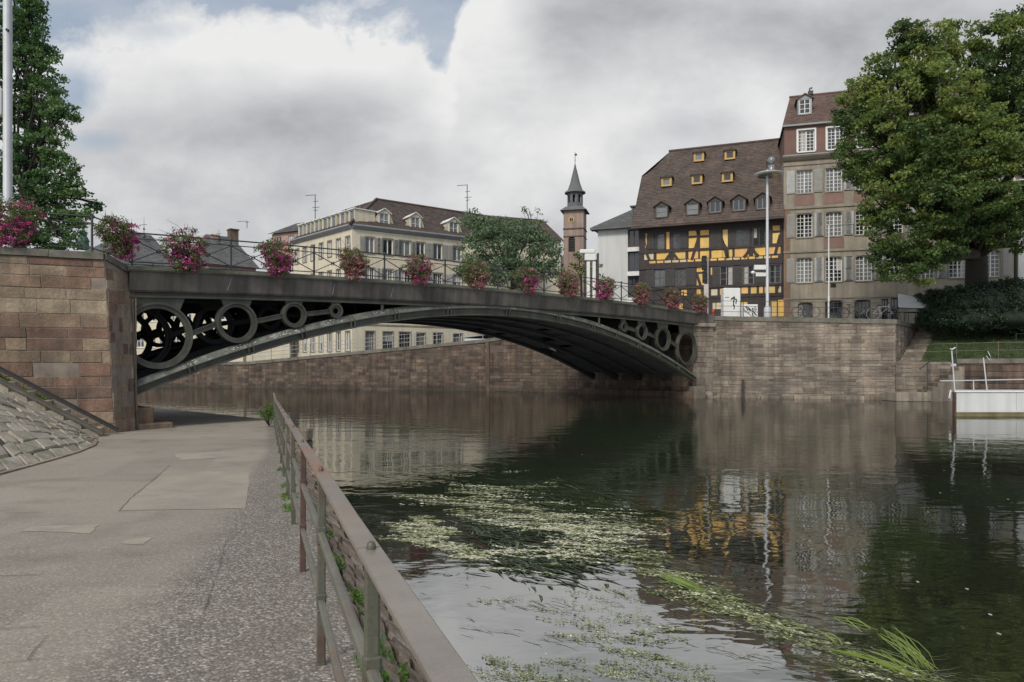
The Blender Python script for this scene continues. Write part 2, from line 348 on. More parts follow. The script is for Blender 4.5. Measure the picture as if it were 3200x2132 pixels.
mt['weeddeep'] = M('submerged_weed', tint=[(.012, .022, .006), (.03, .05, .010), (.07, .10, .02)], rough=.3, var=0, bump=0, spec=.6)
mt['black'] = M('black_paint', (.015, .015, .016), rough=.5, var=.2, bump=.05)
mt['red'] = M('red_paint', (.55, .06, .035), rough=.5, var=.1, bump=.05)
mt['gold'] = M('gilt', (.45, .34, .10), rough=.35, var=.1, bump=.05, metal=.6)
mt['dirtyfoam'] = M('algae_stain', (.15, .13, .07), rough=.8, var=.3, scale=2, bump=.2)
mt['pontoon'] = M('pontoon_paint', (.46, .465, .45), rough=.55, var=.06, scale=.8, bump=.05, streak=.12)
# ------------------------------------------------------------------ masonry, roofs, foliage
def masonry(mb, fm, u0, u1, v0, top, ch=(.28, .4), ln=(.5, 1.3), relief=.014, gap=.010, bev=.012, jit=.006, ms=0, mm=1, tb=None):
    """courses of separate stones on the surface fm(u, v, w); top(u) gives the upper edge"""
    r = mb.r
    nb = max(2, int((u1-u0)/1.5))
    for i in range(nb):
        a = lerp(u0, u1, i/nb); b = lerp(u0, u1, (i+1)/nb)
        mb.face([fm(a, v0, 0), fm(b, v0, 0), fm(b, top(b), 0), fm(a, top(a), 0)], mm)
    v = v0; vmax = max(top(u0), top(u1), top((u0+u1)/2))
    while v < vmax-.03:
        h = r.uniform(*ch); u = u0 - r.uniform(0, ln[1])*.7
        while u < u1:
            l = r.uniform(*ln); a = max(u, u0); b = min(u+l, u1); u += l
            if b-a < .06: continue
            mid = (a+b)/2; t_ = min(v+h, min(top(a), top(b)))
            if t_-v < .05: continue
            a += gap/2; b -= gap/2; c0 = v+gap/2; c1 = t_-gap/2
            w = relief*(r.uniform(.4, 1.5) if r.random() > .06 else -.8); J = lambda: r.uniform(-jit, jit)*(1 if r.random() > .08 else 3.5)
            o = [(a, c0), (b, c0), (b, c1), (a, c1)]
            o = [(p+J(), q+J()) for p, q in o]
            bb = min(bev*r.uniform(.7, 1.6), (b-a)*.2, (c1-c0)*.2)
            ins = [(bb, bb), (-bb, bb), (-bb, -bb), (bb, -bb)]
            A = [fm(p, q, -.002) for p, q in o]; B = [fm(p+i, q+j, w+r.uniform(-.3, .3)*relief) for (p, q), (i, j) in zip(o, ins)]
            n = len(mb.v); mb.v += [tuple(x) for x in A+B]
            t = (tb(mid, v+h/2, r) if tb else r.random())
            for f in ((4, 5, 6, 7), (0, 1, 5, 4), (1, 2, 6, 5), (2, 3, 7, 6), (3, 0, 4, 7)):
                mb.f.append(tuple(i+n for i in f)); mb.m.append(ms); mb.t.append(t); mb.s.append(False)
        v += h
def wallmap(p, q, batter=0.0, out=None):
    """vertical wall from p to q (2D), outward normal on the right-hand side of p->q unless out is given; returns fm and length"""
    p = Vector(p[:2]); q = Vector(q[:2]); d = (q-p); L_ = d.length; d.normalize(); n = Vector((d.y, -d.x))
    def fm(u, v, w): 
        x = p+d*u+n*(w-batter*v); return Vector((x.x, x.y, v))
    return fm, L_
def tiles(mb, eL, eR, rL, rR, nc, tw=.28, lift=.022, sl=None, sr=None, m=0, curve=0.0):
    """tiled slope: eave eL-eR up to ridge rL-rR in nc courses"""
    eL, eR, rL, rR = map(Vector, (eL, eR, rL, rR)); r = mb.r
    nn = (eR-eL).cross(rL-eL).normalized()
    if nn.z < 0: nn = -nn
    def pt(s, t):
        return lerp(lerp(eL, eR, s), lerp(rL, rR, s), t) - nn*curve*math.sin(math.pi*min(1, t))
    for i in range(nc):
        t0 = i/nc; t1 = (i+1)/nc
        s0, s1 = (sl(t0) if sl else 0.0), (sr(t0) if sr else 1.0)
        W_ = (pt(s1, t0)-pt(s0, t0)).length; k = max(1, int(W_/tw)); off = r.random()*.5
        s2, s3 = (sl(t1) if sl else 0.0), (sr(t1) if sr else 1.0)
        for j in range(k):
            a = (j)/k; b = (j+1)/k; q = r.uniform(.6, 1.5)*lift
            p0 = pt(lerp(s0, s1, a), t0)+nn*q; p1 = pt(lerp(s0, s1, b), t0)+nn*q
            p2 = pt(lerp(s2, s3, b), t1)+nn*.002; p3 = pt(lerp(s2, s3, a), t1)+nn*.002
            t = r.random()
            mb.face([p0, p1, p2, p3], m, t); mb.face([p0-nn*(q+.01), p1-nn*(q+.01), p1, p0], m, t)
def leaves(name, C, n, rad, size, mat, parent=None, frame=None, seed=1, flat=.35, asp=1.7, tint=None, vs_=.75, origin=None):
    """C: clump centres (k,3); n leaves per clump scattered within rad; rhombic leaf faces of the given size"""
    g = np.random.default_rng(seed); C = np.asarray(C, float).reshape(-1, 3); k = len(C)
    c = np.repeat(C, n, axis=0); N_ = len(c)
    d = g.normal(size=(N_, 3)); d /= np.linalg.norm(d, axis=1)[:, None]
    rr = np.asarray(rad, float)
    if rr.ndim == 0: rr = np.full(k, float(rr))
    rr = np.repeat(rr, n)
    q = c + d*(rr*g.random(N_)**.45)[:, None]*np.array([1, 1, vs_])
    nrm = g.normal(size=(N_, 3))*(1-flat)+d*.25; nrm[:, 2] += flat*1.6
    nrm /= np.linalg.norm(nrm, axis=1)[:, None]
    a = np.cross(nrm, g.normal(size=(N_, 3))); a /= np.linalg.norm(a, axis=1)[:, None]
    b = np.cross(nrm, a)
    s = size*g.uniform(.6, 1.35, N_)[:, None]
    v = np.stack([q-a*s*.5, q+b*s*.5/asp-nrm*s*.06, q+a*s*.5, q-b*s*.5/asp-nrm*s*.06], axis=1).reshape(-1, 3)
    f = np.arange(N_*4, dtype=np.int32).reshape(-1, 4)
    if tint is None: tc = g.random(k)
    else: tc = np.asarray(tint)
    t = np.clip(np.repeat(tc, n)*.65+g.random(N_)*.35, 0, 1)
    return build_raw(name, v, f, mat, parent, frame, t, None, None, origin)
def lobe_points(lobes, per, seed, shell=.45):
    g = np.random.default_rng(seed); out = []
    for (c, rx, ry, rz) in lobes:
        vol = rx*ry*rz; k = max(6, int(per*vol**.667))
        d = g.normal(size=(k, 3)); d /= np.linalg.norm(d, axis=1)[:, None]
        r_ = (shell**3+(1-shell**3)*g.random(k))**(1/3)
        out.append(np.array(c)+d*r_[:, None]*np.array([rx, ry, rz]))
    return np.concatenate(out)

# ------------------------------------------------------------------ bridge frame and quay lines
BA = Vector((-12.313, 22.75)); BD = Vector((.7242, .6897)); BN = Vector((-.6897, .7242))   # start, along, away from the viewer
def br(s, w, z): p = BA+BD*s+BN*w; return Vector((p.x, p.y, z))
def deck_z(s): return CZ+3.07+.0472*s-.001174*s*s
def arch_z(s): t = (s-16.6)/16.6; return CZ+2.35-3.39*t*t
BW = 8.4
Qf = [(-90, 97, 2.2), (-31.6, 67.6, 2.35), (-24.3, 65.0, 2.45), (-2.2, 57.7, 4.25)]     # far quay, left to corner
Bfar = br(34, BW+.4, 0); Bnear = br(33.9, -.05, 0)
Qr = [(Bnear.x, Bnear.y, 5.42), (13.1, 46.35, 5.36), (23.4, 43.0, 4.92)]
# river bed and water
mb = MB(); mb.face([(-2500, -300, -1.6), (2500, -300, -1.6), (2500, 3000, -1.6), (-2500, 3000, -1.6)])
tag(mb.build('river_bed', M('river_mud', (.03, .032, .02), var=.3, scale=.5)), kind='structure')
def water_mat():
    m = bpy.data.materials.new('river_water'); m.use_nodes = True; nt = m.node_tree; N = nt.nodes; L = nt.links
    b = N['Principled BSDF']; b.inputs['Roughness'].default_value = .015; b.inputs['IOR'].default_value = 4.0; b.inputs['Specular IOR Level'].default_value = .6
    tc = N.new('ShaderNodeTexCoord'); n0 = N.new('ShaderNodeTexNoise'); n0.inputs['Scale'].default_value = .12; L.new(tc.outputs['Object'], n0.inputs['Vector'])
    cr = N.new('ShaderNodeValToRGB'); e = cr.color_ramp.elements; e[0].position = .4; e[0].color = (.018, .018, .012, 1); e[1].position = .62; e[1].color = (.017, .025, .011, 1)
    L.new(n0.outputs[0], cr.inputs[0]); L.new(cr.outputs[0], b.inputs['Base Color'])
    def nz(s, mp, det):
        q = N.new('ShaderNodeMapping'); q.inputs['Scale'].default_value = mp; q.inputs['Rotation'].default_value = (0, 0, R(-25))
        L.new(tc.outputs['Object'], q.inputs[0]); n = N.new('ShaderNodeTexNoise'); n.inputs['Scale'].default_value = s; n.inputs['Detail'].default_value = det
        n.inputs['Distortion'].default_value = .4
        L.new(q.outputs[0], n.inputs['Vector']); return n.outputs[0]
    a = nz(1.1, (.6, 1.0, 1), 3); c = nz(5.0, (.6, 1.2, 1), 2)
    b1 = N.new('ShaderNodeBump'); b1.inputs['Distance'].default_value = .05; b1.inputs['Strength'].default_value = .24; L.new(a, b1.inputs['Height'])
    b2 = N.new('ShaderNodeBump'); b2.inputs['Distance'].default_value = .01; b2.inputs['Strength'].default_value = .20; L.new(c, b2.inputs['Height']); L.new(b1.outputs[0], b2.inputs['Normal'])
    L.new(b2.outputs[0], b.inputs['Normal']); return m
mb = MB(); mb.face([(-2000, -250, 0), (2000, -250, 0), (2000, 2500, 0), (-2000, 2500, 0)])
tag(mb.build('river_water', water_mat()), kind='structure')
# far bank ground: sheets behind the quay lines out to the horizon
mb = MB()
Z3 = lambda p: Vector(p)
line = [Vector((-2400, 1300, 2.2))]+[Vector(p) for p in Qf]+[Vector((Bfar.x, Bfar.y, 5.45))]
for a, b in zip(line[:-1], line[1:]):
    mb.face([a, b, (b.x*.2+0, 2600, 5.6) if b.y > 60 else (b.x*.6, 2600, 5.6), (a.x if a.y > 1000 else a.x*.2, 2600, 5.6)])
mb.face([(Bfar.x, Bfar.y, 5.45), (Bnear.x, Bnear.y, 5.43), (13.1, 46.45, 5.33), (2400, 2600, 5.6), (Bfar.x*.6, 2600, 5.6)])
mb.face([(13.1, 46.45, 5.33), (23.4, 43.1, 4.9), (27.0, 49.6, 4.9), (2400, 900, 5.2), (2400, 2600, 5.6)])
mb.face([(27.0, 49.6, 4.9), (60, 45.5, 5.0), (2400, 40, 5), (2400, 900, 5.2)])
tag(mb.build('far_bank_pavement', mt['asphalt']), kind='structure')

# ------------------------------------------------------------------ near bank: towpath
def path_z(y): return max(.055, CZ-1.5-.0273*y)
def rail_x(y): return .2955-.35*y
def path_mat():
    m = bpy.data.materials.new('towpath_concrete'); m.use_nodes = True; nt = m.node_tree; N = nt.nodes; L = nt.links; b = N['Principled BSDF']
    b.inputs['Roughness'].default_value = .8; b.inputs['Specular IOR Level'].default_value = .35
    tc = N.new('ShaderNodeTexCoord'); at = N.new('ShaderNodeAttribute'); at.attribute_name = 'coarse'
    def noise_(s, d=5): n = N.new('ShaderNodeTexNoise'); n.inputs['Scale'].default_value = s; n.inputs['Detail'].default_value = d; L.new(tc.outputs['Object'], n.inputs['Vector']); return n.outputs[0]
    def rng(x, a, b_, c, d):
        n = N.new('ShaderNodeMapRange'); n.inputs[1].default_value = a; n.inputs[2].default_value = b_; n.inputs[3].default_value = c; n.inputs[4].default_value = d; L.new(x, n.inputs[0]); return n.outputs[0]
    def mixc(f, a, c):
        n = N.new('ShaderNodeMix'); n.data_type = 'RGBA'
        if isinstance(f, float): n.inputs[0].default_value = f
        else: L.new(f, n.inputs[0])
        for i, x in ((6, a), (7, c)):
            if isinstance(x, tuple): n.inputs[i].default_value = (*x, 1)
            else: L.new(x, n.inputs[i])
        return n.outputs[2]
    def mth(op, a, b_):
        n = N.new('ShaderNodeMath'); n.operation = op
        for i, x in enumerate((a, b_)):
            if isinstance(x, (int, float)): n.inputs[i].default_value = x
            else: L.new(x, n.inputs[i])
        return n.outputs[0]
    at2 = N.new('ShaderNodeAttribute'); at2.attribute_name = 'tint'
    base = mixc(noise_(.7), (.225, .198, .162), (.30, .268, .22))
    sc_ = N.new('ShaderNodeVectorMath'); sc_.operation = 'SCALE'; L.new(base, sc_.inputs[0]); L.new(rng(at2.outputs['Fac'], 0, 1, .9, 1.1), sc_.inputs['Scale']); base = sc_.outputs[0]
    vo = N.new('ShaderNodeTexVoronoi'); vo.inputs['Scale'].default_value = 58; L.new(tc.outputs['Object'], vo.inputs['Vector'])
    sep = N.new('ShaderNodeSeparateColor'); L.new(vo.outputs['Color'], sep.inputs[0])
    stone = N.new('ShaderNodeValToRGB'); e = stone.color_ramp.elements; e[0].color = (.09, .08, .075, 1); e[1].color = (.52, .47, .40, 1)
    x = e.new(.45); x.color = (.19, .165, .145, 1); x = e.new(.75); x.color = (.27, .24, .205, 1); L.new(sep.outputs[0], stone.inputs[0])
    gapm = rng(vo.outputs['Distance'], .25, .75, 1.0, .45)
    s2 = N.new('ShaderNodeVectorMath'); s2.operation = 'SCALE'; L.new(stone.outputs[0], s2.inputs[0]); L.new(gapm, s2.inputs['Scale'])
    co = mth('ADD', at.outputs['Fac'], mth('MULTIPLY', mth('SUBTRACT', noise_(1.7), .5), .7))
    cf = rng(co, .2, .9, .16, .78)
    c = mixc(cf, base, s2.outputs[0])
    # stains and grit
    c = mixc(rng(noise_(1.3, 8), .52, .70, 0, .42), c, (.13, .112, .09))
    c = mixc(rng(noise_(26, 4), .60, .72, 0, .45), c, (.085, .078, .068))
    L.new(c, b.inputs['Base Color'])
    bp = N.new('ShaderNodeBump'); bp.inputs['Distance'].default_value = .006; L.new(mth('MULTIPLY', cf, .9), bp.inputs['Strength']); L.new(rng(vo.outputs['Distance'], 0, .8, 1, 0), bp.inputs['Height'])
    b3 = N.new('ShaderNodeBump'); b3.inputs['Distance'].default_value = .012; b3.inputs['Strength'].default_value = .35; L.new(noise_(22, 6), b3.inputs['Height']); L.new(bp.outputs[0], b3.inputs['Normal'])
    L.new(b3.outputs[0], b.inputs['Normal']); return m
mt['path'] = path_mat()
rg = random.Random(5)
Yg = [-6, -2, 0]+[0.4*i for i in range(2, 70)]+[30, 33, 37, 42, 50, 70]
def left_x(y):   # where the towpath meets the bank, stairs and abutment
    pts = [(-6, -9), (6, -8.0), (11.4, -8.5), (13.75, -9.1), (17, -10.2), (19.4, -11.5), (21.8, -12.4), (24, -13.4), (30, -18), (42, -27), (70, -50)]
    for (a, xa), (b, xb) in zip(pts[:-1], pts[1:]):
        if y <= b: return lerp(xa, xb, (y-a)/(b-a))
    return pts[-1][1]
def right_x(y):
    if y <= 25.5: return rail_x(y)+.28
    pts = [(25.5, -8.35), (27, -9.4), (29, -11.4), (31, -13.8), (34, -17.0), (38, -21.5), (50, -34), (70, -49.9)]
    for (a, xa), (b, xb) in zip(pts[:-1], pts[1:]):
        if y <= b: return lerp(xa, xb, (y-a)/(b-a))
    return pts[-1][1]
vs = []; fs = []; NX = 60; coarse = []; tin = []
slab = {}
for y in Yg:
    for i in range(NX+1):
        x = lerp(left_x(y)-1.5, right_x(y), i/NX)
        z = path_z(y)
        vs.append((x, y, z))
        d = rail_x(y)-x
        w_ = lerp(.85, 1.7, max(0, min(1, (7-y)/6))) if y < 7 else lerp(.85, .3, min(1, (y-7)/9))
        c_ = max(0, min(1, (w_*1.25-d)/(w_*.45+.1))); c_ = max(c_, max(0, min(1, (4.4-y)/3.0))*.62, .36*max(0, min(1, (10-y)/4)))
        coarse.append(c_)
for j in range(len(Yg)-1):
    for i in range(NX): a = j*(NX+1)+i; fs.append((a, a+1, a+NX+2, a+NX+1)); tin.append(slab.setdefault((i//15, j//7), rg.random()))
po = build_raw('towpath', vs, fs, mt['path'], tint=tin, smooth=[True]*len(fs), origin=(0, 0, 0)); tag(po, kind='structure')
a = po.data.attributes.new('coarse', 'FLOAT', 'POINT'); a.data.foreach_set('value', np.array(coarse, dtype=np.float32))
# edge face of the path down to the river beyond the rail
mb = MB()
ys = [y for y in Yg if y >= 25]
for a, b in zip(ys[:-1], ys[1:]):
    mb.face([(right_x(a), a, path_z(a)-.005), (right_x(b), b, path_z(b)-.005), (right_x(b)+.06, b, -1.5), (right_x(a)+.06, a, -1.5)])
tag(mb.build('path_edge_wall', mt['coping']), kind='structure')
# cracks and joints of the slabs: thin dark filled grooves
mb = MB(11)
def crack(pts, w=.010):
    for p, q in zip(pts[:-1], pts[1:]):
        n = max(1, int((Vector(q)-Vector(p)).length/.12)); prev = None
        d = (Vector(q)-Vector(p)).normalized(); nn = Vector((-d.y, d.x))
        for i in range(n+1):
            c = Vector(p).lerp(Vector(q), i/n)+nn*mb.r.uniform(-.005, .005); ww = w*mb.r.uniform(.4, 1.3)
            cur = [Vector((c.x+s_*nn.x*ww, c.y+s_*nn.y*ww, path_z(c.y)+.008)) for s_ in (-.5, .5)]
            if prev: mb.face([prev[0], prev[1], cur[1], cur[0]])
            prev = cur
def G(px, py): Y = 3300/(py-1200); return ((px-1600)/F*Y, Y)
crack([G(705, 1690), G(690, 1760), G(660, 1850), G(632, 1925)], .0035); crack([G(530, 1815), G(600, 1812), G(660, 1810)], .005)
crack([G(530, 1455), G(480, 1500), G(420, 1548), G(370, 1600)], .007); crack([G(0, 2075), G(90, 2066), G(200, 2056)], .005)
crack([G(85, 2066), G(150, 1985)], .004); crack([G(0, 1968), G(130, 1960)], .004)
crack([G(780, 1395), G(850, 1390)], .02); crack([G(320, 1377), G(360, 1376)], .02); crack([G(440, 1378), G(570, 1378)], .02)
crack([G(0, 1802), G(140, 1797)], .008); crack([G(15, 1605), G(135, 1603)], .008)
tag(mb.build('slab_joints', mt['soil'], origin=(0, 0, 0)), kind='structure')
# paler repaired patches
for nm_, poly, tcol in [('patch', [(545, 1418), (700, 1412), (722, 1428), (560, 1440)], (.275, .245, .20)), ('patch', [(65, 1660), (110, 1645), (305, 1642), (285, 1668)], (.29, .256, .205)),
                   ('patch', [(365, 1597), (520, 1470), (780, 1478), (770, 1590)], (.262, .232, .188)), ('patch', [(370, 1700), (400, 1685), (470, 1682), (455, 1702)], (.29, .256, .205))]:
    mb = MB(); q = [G(*p) for p in poly]; 
    pts = []
    for (a, b) in zip(q, q[1:]+q[:1]):
        for i in range(8):
            x, y = lerp(a[0], b[0], i/8), lerp(a[1], b[1], i/8); k = .04*noise.noise(Vector((x*4, y*4, 3))); pts.append((x+k, y+k, path_z(y)+.004))
    mb.face(pts); 
    tag(mb.build('path_patch', M('patch_concrete', tcol, var=.12, scale=2, bump=.2, bscale=30, fine=.1, blot=((.22, .20, .17), .9, 1.6)), origin=(0, 0, 0)), kind='structure')
# riprap slope right of the rail
mb = MB(21)
def rp(y, k, dz=0):   # k 0..1 down the slope
    z = lerp(path_z(y)+.01, -.30, k); wd = lerp(.95, 1.25, max(0, min(1, (6-y)/6)))
    return Vector((rail_x(y)+.22+wd*k, y, z+dz))
ys = [-1+.5*i for i in range(54)]
for a, b in zip(ys[:-1], ys[1:]): mb.face([rp(a, 0, -.03), rp(a, 1.2, -.03), rp(b, 1.2, -.03), rp(b, 0, -.03)], 1)
y = -.8
while y < 25.4:
    k = 0.02+mb.r.uniform(0, .1); 
    while k < 1.05:
        s_ = mb.r.uniform(.10, .26); dk = s_/1.2; g = .012
        q = [(y+g, k+g), (y+g, k+dk-g), (y+s_*1.3-g, k+dk-g), (y+s_*1.3-g, k+g)]
        q = [(a+mb.r.uniform(-.04, .04), b+mb.r.uniform(-.03, .03)) for a, b in q]; h = mb.r.uniform(.0, .05)
        cx = sum(a for a, b in q)/4; cy = sum(b for a, b in q)/4
        A = [rp(a, b, -.03) for a, b in q]; B = [rp(lerp(a, cx, .2), lerp(b, cy, .2), h+mb.r.uniform(-.012, .012)) for a, b in q]
        t = mb.r.random()
        mb.idx(A+B, [(4, 5, 6, 7), (0, 1, 5, 4), (1, 2, 6, 5), (2, 3, 7, 6), (3, 0, 4, 7)], 0, t)
        k += dk
    y += mb.r.uniform(.16, .30)
tag(mb.build('riprap_bank', [mt['riprap'], mt['soil']], origin=(0, 0, 0)), kind='structure')
# cobbled bank on the left between towpath and stairs
SU = Vector((-.9285, -.3714))          # direction up the stairs, along the abutment
S0 = Vector((-11.62, 20.0)); SW_ = Vector((-.3714, .9285))   # foot of near string; direction across the steps
SLOPE = .625
def st(t, w, z=0):   # point on stairs line, t metres up, w across, z above the string line
    p = S0+SU*t+SW_*w; return Vector((p.x, p.y, path_z(20)+SLOPE*max(0, t)+z))
base = [(-11.55, 19.75), (-10.9, 18.4), (-10.15, 17.0), (-9.5, 15.3), (-9.05, 13.75), (-8.65, 12.2), (-8.3, 10.8), (-8.0, 9), (-7.9, 6), (-8.3, 2), (-9, -4)]
def bank(u, k, h=0):  # u 0..1 along the base, k 0..1 up to the string
    f = u*(len(base)-1); i = min(int(f), len(base)-2); b0 = Vector(base[i]).lerp(Vector(base[i+1]), f-i)
    lo = Vector((b0.x, b0.y, path_z(b0.y)-.01)); hi = st(.15+u*9.5, -.12, -.13)
    p = lo.lerp(hi, k); p.z -= .28*math.sin(math.pi*k)*u*.6; p.z += .05*noise.noise(p*.9)+h; return p
mb = MB(31); nu, nk = 60, 30
for i in range(nu):
    for j in range(nk):
        mb.face([bank(i/nu, j/nk, -.02), bank((i+1)/nu, j/nk, -.02), bank((i+1)/nu, (j+1)/nk, -.02), bank(i/nu, (j+1)/nk, -.02)], 1)
k = 0.0; row = 0
u = 0
rows = 13
for j in range(rows):
    k0 = j/rows; k1 = (j+1)/rows; u = mb.r.uniform(0, .01)
    while u < 1:
        wid = max(.2, (bank(u, .5)-bank(min(1, u+.02), .5)).length/.02); du = mb.r.uniform(.34, .62)/wid
        if bank(u, 1).y > 0 and (bank(u, 1)-bank(u, 0)).length > .25:
            sk = -.006
            q = [(u, k0), (u+du, k0), (u+du, k1), (u, k1)]
            q = [(max(0, min(1, a+mb.r.uniform(-.12, .12)*du+(b-.5)*.0)), max(0, min(1, b+mb.r.uniform(-.14, .14)/rows))) for a, b in q]
            cx = sum(a for a, b in q)/4; cy = sum(b for a, b in q)/4; h = mb.r.uniform(.008, .035); t = mb.r.random()
            if mb.r.random() > .05:
                A = [bank(lerp(a, cx, .03), lerp(b, cy, .03), -.02) for a, b in q]; B = [bank(lerp(a, cx, .16), lerp(b, cy, .16), h+mb.r.uniform(-.015, .015)) for a, b in q]
                mb.idx(A+B, [(4, 5, 6, 7), (0, 1, 5, 4), (1, 2, 6, 5), (2, 3, 7, 6), (3, 0, 4, 7)], 0, t)
        u += du
tag(mb.build('cobbled_bank', [mt['cobble'], mt['soil']], origin=(-10, 16, 0)), kind='structure')
# kerb of red stone at its foot
mb = MB(32)
for (a, b) in zip(base[1:-1], base[2:]):
    a = Vector((*a, path_z(a[1]))); b = Vector((*b, path_z(b[1]))); mb.bar(a+Vector((.03, 0, .0)), b+Vector((.03, 0, .0)), .10, .06, t=mb.r.random())
tag(mb.build('bank_kerb', mt['riprap']), kind='structure')
# ------------------------------------------------------------------ stairs against the abutment
stairs = E('stone_stairs', (S0.x, S0.y, path_z(20)), 'worn stone steps with iron strings rising left against the sandstone abutment', 'stairs')
mb = MB(41)
ns = 22; run = .43
for i in range(ns):
    t0 = .1+i*run; z1 = path_z(20)+SLOPE*t0+.16; 
    def T(p, t0=t0): q = S0+SU*(t0+p.x)+SW_*p.y; return Vector((q.x, q.y, p.z))
    mb.bbox(0, run+.02, .05, .98, z1-.38, z1+mb.r.uniform(-.012, .012), .015, t=mb.r.random(), T=T)
mb.build('steps', mt['cobble'], stairs)
for w in (0.0, .98):
    mb = MB(42)
    L0 = 0.0 if w == 0 else -.25
    a = st(0, w, .10); b = st(9.5, w, .10); a = a if w == 0 else st(0, w, .0)-Vector((*(SU*.25), -.09)); b = b+Vector((0, 0, .0 if w == 0 else .16))
    mb.bar(a, b, .05, .11); mb.bar(a+Vector((0, 0, .062)), b+Vector((0, 0, .062)), .10, .014)
    mb.build('string', mt['coping'] if w == 0 else mt['iron'], stairs)
# ------------------------------------------------------------------ left abutment
CT = 5.62
c_base = Vector((-12.18, 21.6)); c_top = Vector((-12.62, 21.78))
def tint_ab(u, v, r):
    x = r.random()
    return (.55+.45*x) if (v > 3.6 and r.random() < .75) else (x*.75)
ab = E('left_abutment', (c_base.x, c_base.y, 0), 'tall abutment of red and tan sandstone blocks on the left bank', 'abutment')
mb = MB(51)
Lf = 20.0
def fmF(u, v, w):   # front face: u runs left from the corner
    k = (v)/CT; c = c_base.lerp(c_top, k); p = c+SU*u+Vector((.3714, -.9285))*w; return Vector((p.x, p.y, v))
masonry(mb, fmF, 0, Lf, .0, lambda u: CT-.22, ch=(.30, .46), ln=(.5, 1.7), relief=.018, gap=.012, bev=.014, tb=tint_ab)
mb.build('wall', [mt['sand'], mt['mortar']], ab)
mb = MB(52); e_top = Vector((-12.33, 22.78)); e_base = Vector((-12.07, 22.62))
def fmS(u, v, w):   # side face towards the bridge, u 0..1.05
    k = v/CT; a = c_base.lerp(c_top, k); b = e_base.lerp(e_top, k); p = a.lerp(b, u/1.04); p = p+Vector((.95, -.29))*w; return Vector((p.x, p.y, v))
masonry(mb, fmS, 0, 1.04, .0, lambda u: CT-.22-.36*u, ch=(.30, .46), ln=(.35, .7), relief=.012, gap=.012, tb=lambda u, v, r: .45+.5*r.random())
mb.build('quoin_face', [mt['sand'], mt['mortar']], ab)
mb = MB(53)   # return under the bridge and block at its foot
def fmU(u, v, w): p = e_base+BN*u+BD*w; return Vector((p.x, p.y, v))
masonry(mb, fmU, 0, BW+1, .0, lambda u: 4.3, ch=(.3, .42), ln=(.5, 1.2))
mb.bbox(0, .55, .1, 2.2, .0, .75, .03, t=.2, T=lambda p: br(p.x+.1, p.y-.25, p.z)); mb.bbox(0, 1.1, .0, 2.4, -.1, .24, .03, t=.4, T=lambda p: br(p.x+.1, p.y-.3, p.z))
mb.build('springing_block', [mt['sand'], mt['mortar']], ab)
mb = MB(54)   # coping
u = 0
while u < Lf:
    l = mb.r.uniform(.9, 1.5)
    p = c_top+SU*(u+.006); q = c_top+SU*(u+l-.006)
    nrm = Vector((.3714, -.9285)); zz = CT+mb.r.uniform(-.006, .006)
    mb.prism([Vector((*(p+nrm*.10), zz-.22)), Vector((*(p+nrm*.10), zz-.02)), Vector((*(p+nrm*.06), zz)), Vector((*(p-nrm*.42), zz)), Vector((*(p-nrm*.42), zz-.22))], Vector((*(q-p), 0)), t=mb.r.random())
    u += l
p = Vector((c_top.x, c_top.y)); q = e_top
nrm = Vector((.95, -.29)); z0, z1 = CT, CT-.36
for a, b, za, zb in ((p, p.lerp(q, .5), z0, lerp(z0, z1, .5)), (p.lerp(q, .5), q+Vector((.02, .04)), lerp(z0, z1, .5), z1)):
    A = [Vector((*(a+nrm*.09), za-.22)), Vector((*(a+nrm*.09), za-.02)), Vector((*(a+nrm*.05), za)), Vector((*(a-nrm*.45), za)), Vector((*(a-nrm*.45), za-.22))]
    B = [Vector((*(b+nrm*.09), zb-.22)), Vector((*(b+nrm*.09), zb-.02)), Vector((*(b+nrm*.05), zb)), Vector((*(b-nrm*.45), zb)), Vector((*(b-nrm*.45), zb-.22))]
    mb.idx(A+B, [(0, 1, 2, 3, 4)[::-1], (5, 6, 7, 8, 9)]+[(i, (i+1) % 5, 5+(i+1) % 5, 5+i) for i in range(5)], t=mb.r.random())
mb.build('coping', mt['coping'], ab)
mb = MB(55)   # lead downpipe-like drip pipe at the joint with the bridge
pz = [e_top.lerp(e_base, k) for k in (0, 1)]
mb.tube([Vector((*(e_top+Vector((.05, -.03))), CT-.5)), Vector((*(e_base+Vector((.05, -.03))), .1))], .035, 8)
mb.build('drain_pipe', mt['coping'], ab)
# street behind it
mb = MB(); far = SU*60
q0 = c_top+Vector((-.3714, .9285))*.3
mb.face([(q0.x, q0.y, CT-.12), (q0.x+far.x, q0.y+far.y, CT-.12), (-120, 60, CT-.1), (-40, 55, CT-.1), (BA+BN*BW).to_3d()+Vector((0, 0, CT-.25)), (BA.x, BA.y, CT-.3)])
tag(mb.build('left_bank_street', mt['asphalt'], origin=(0, 0, 0)), kind='structure')
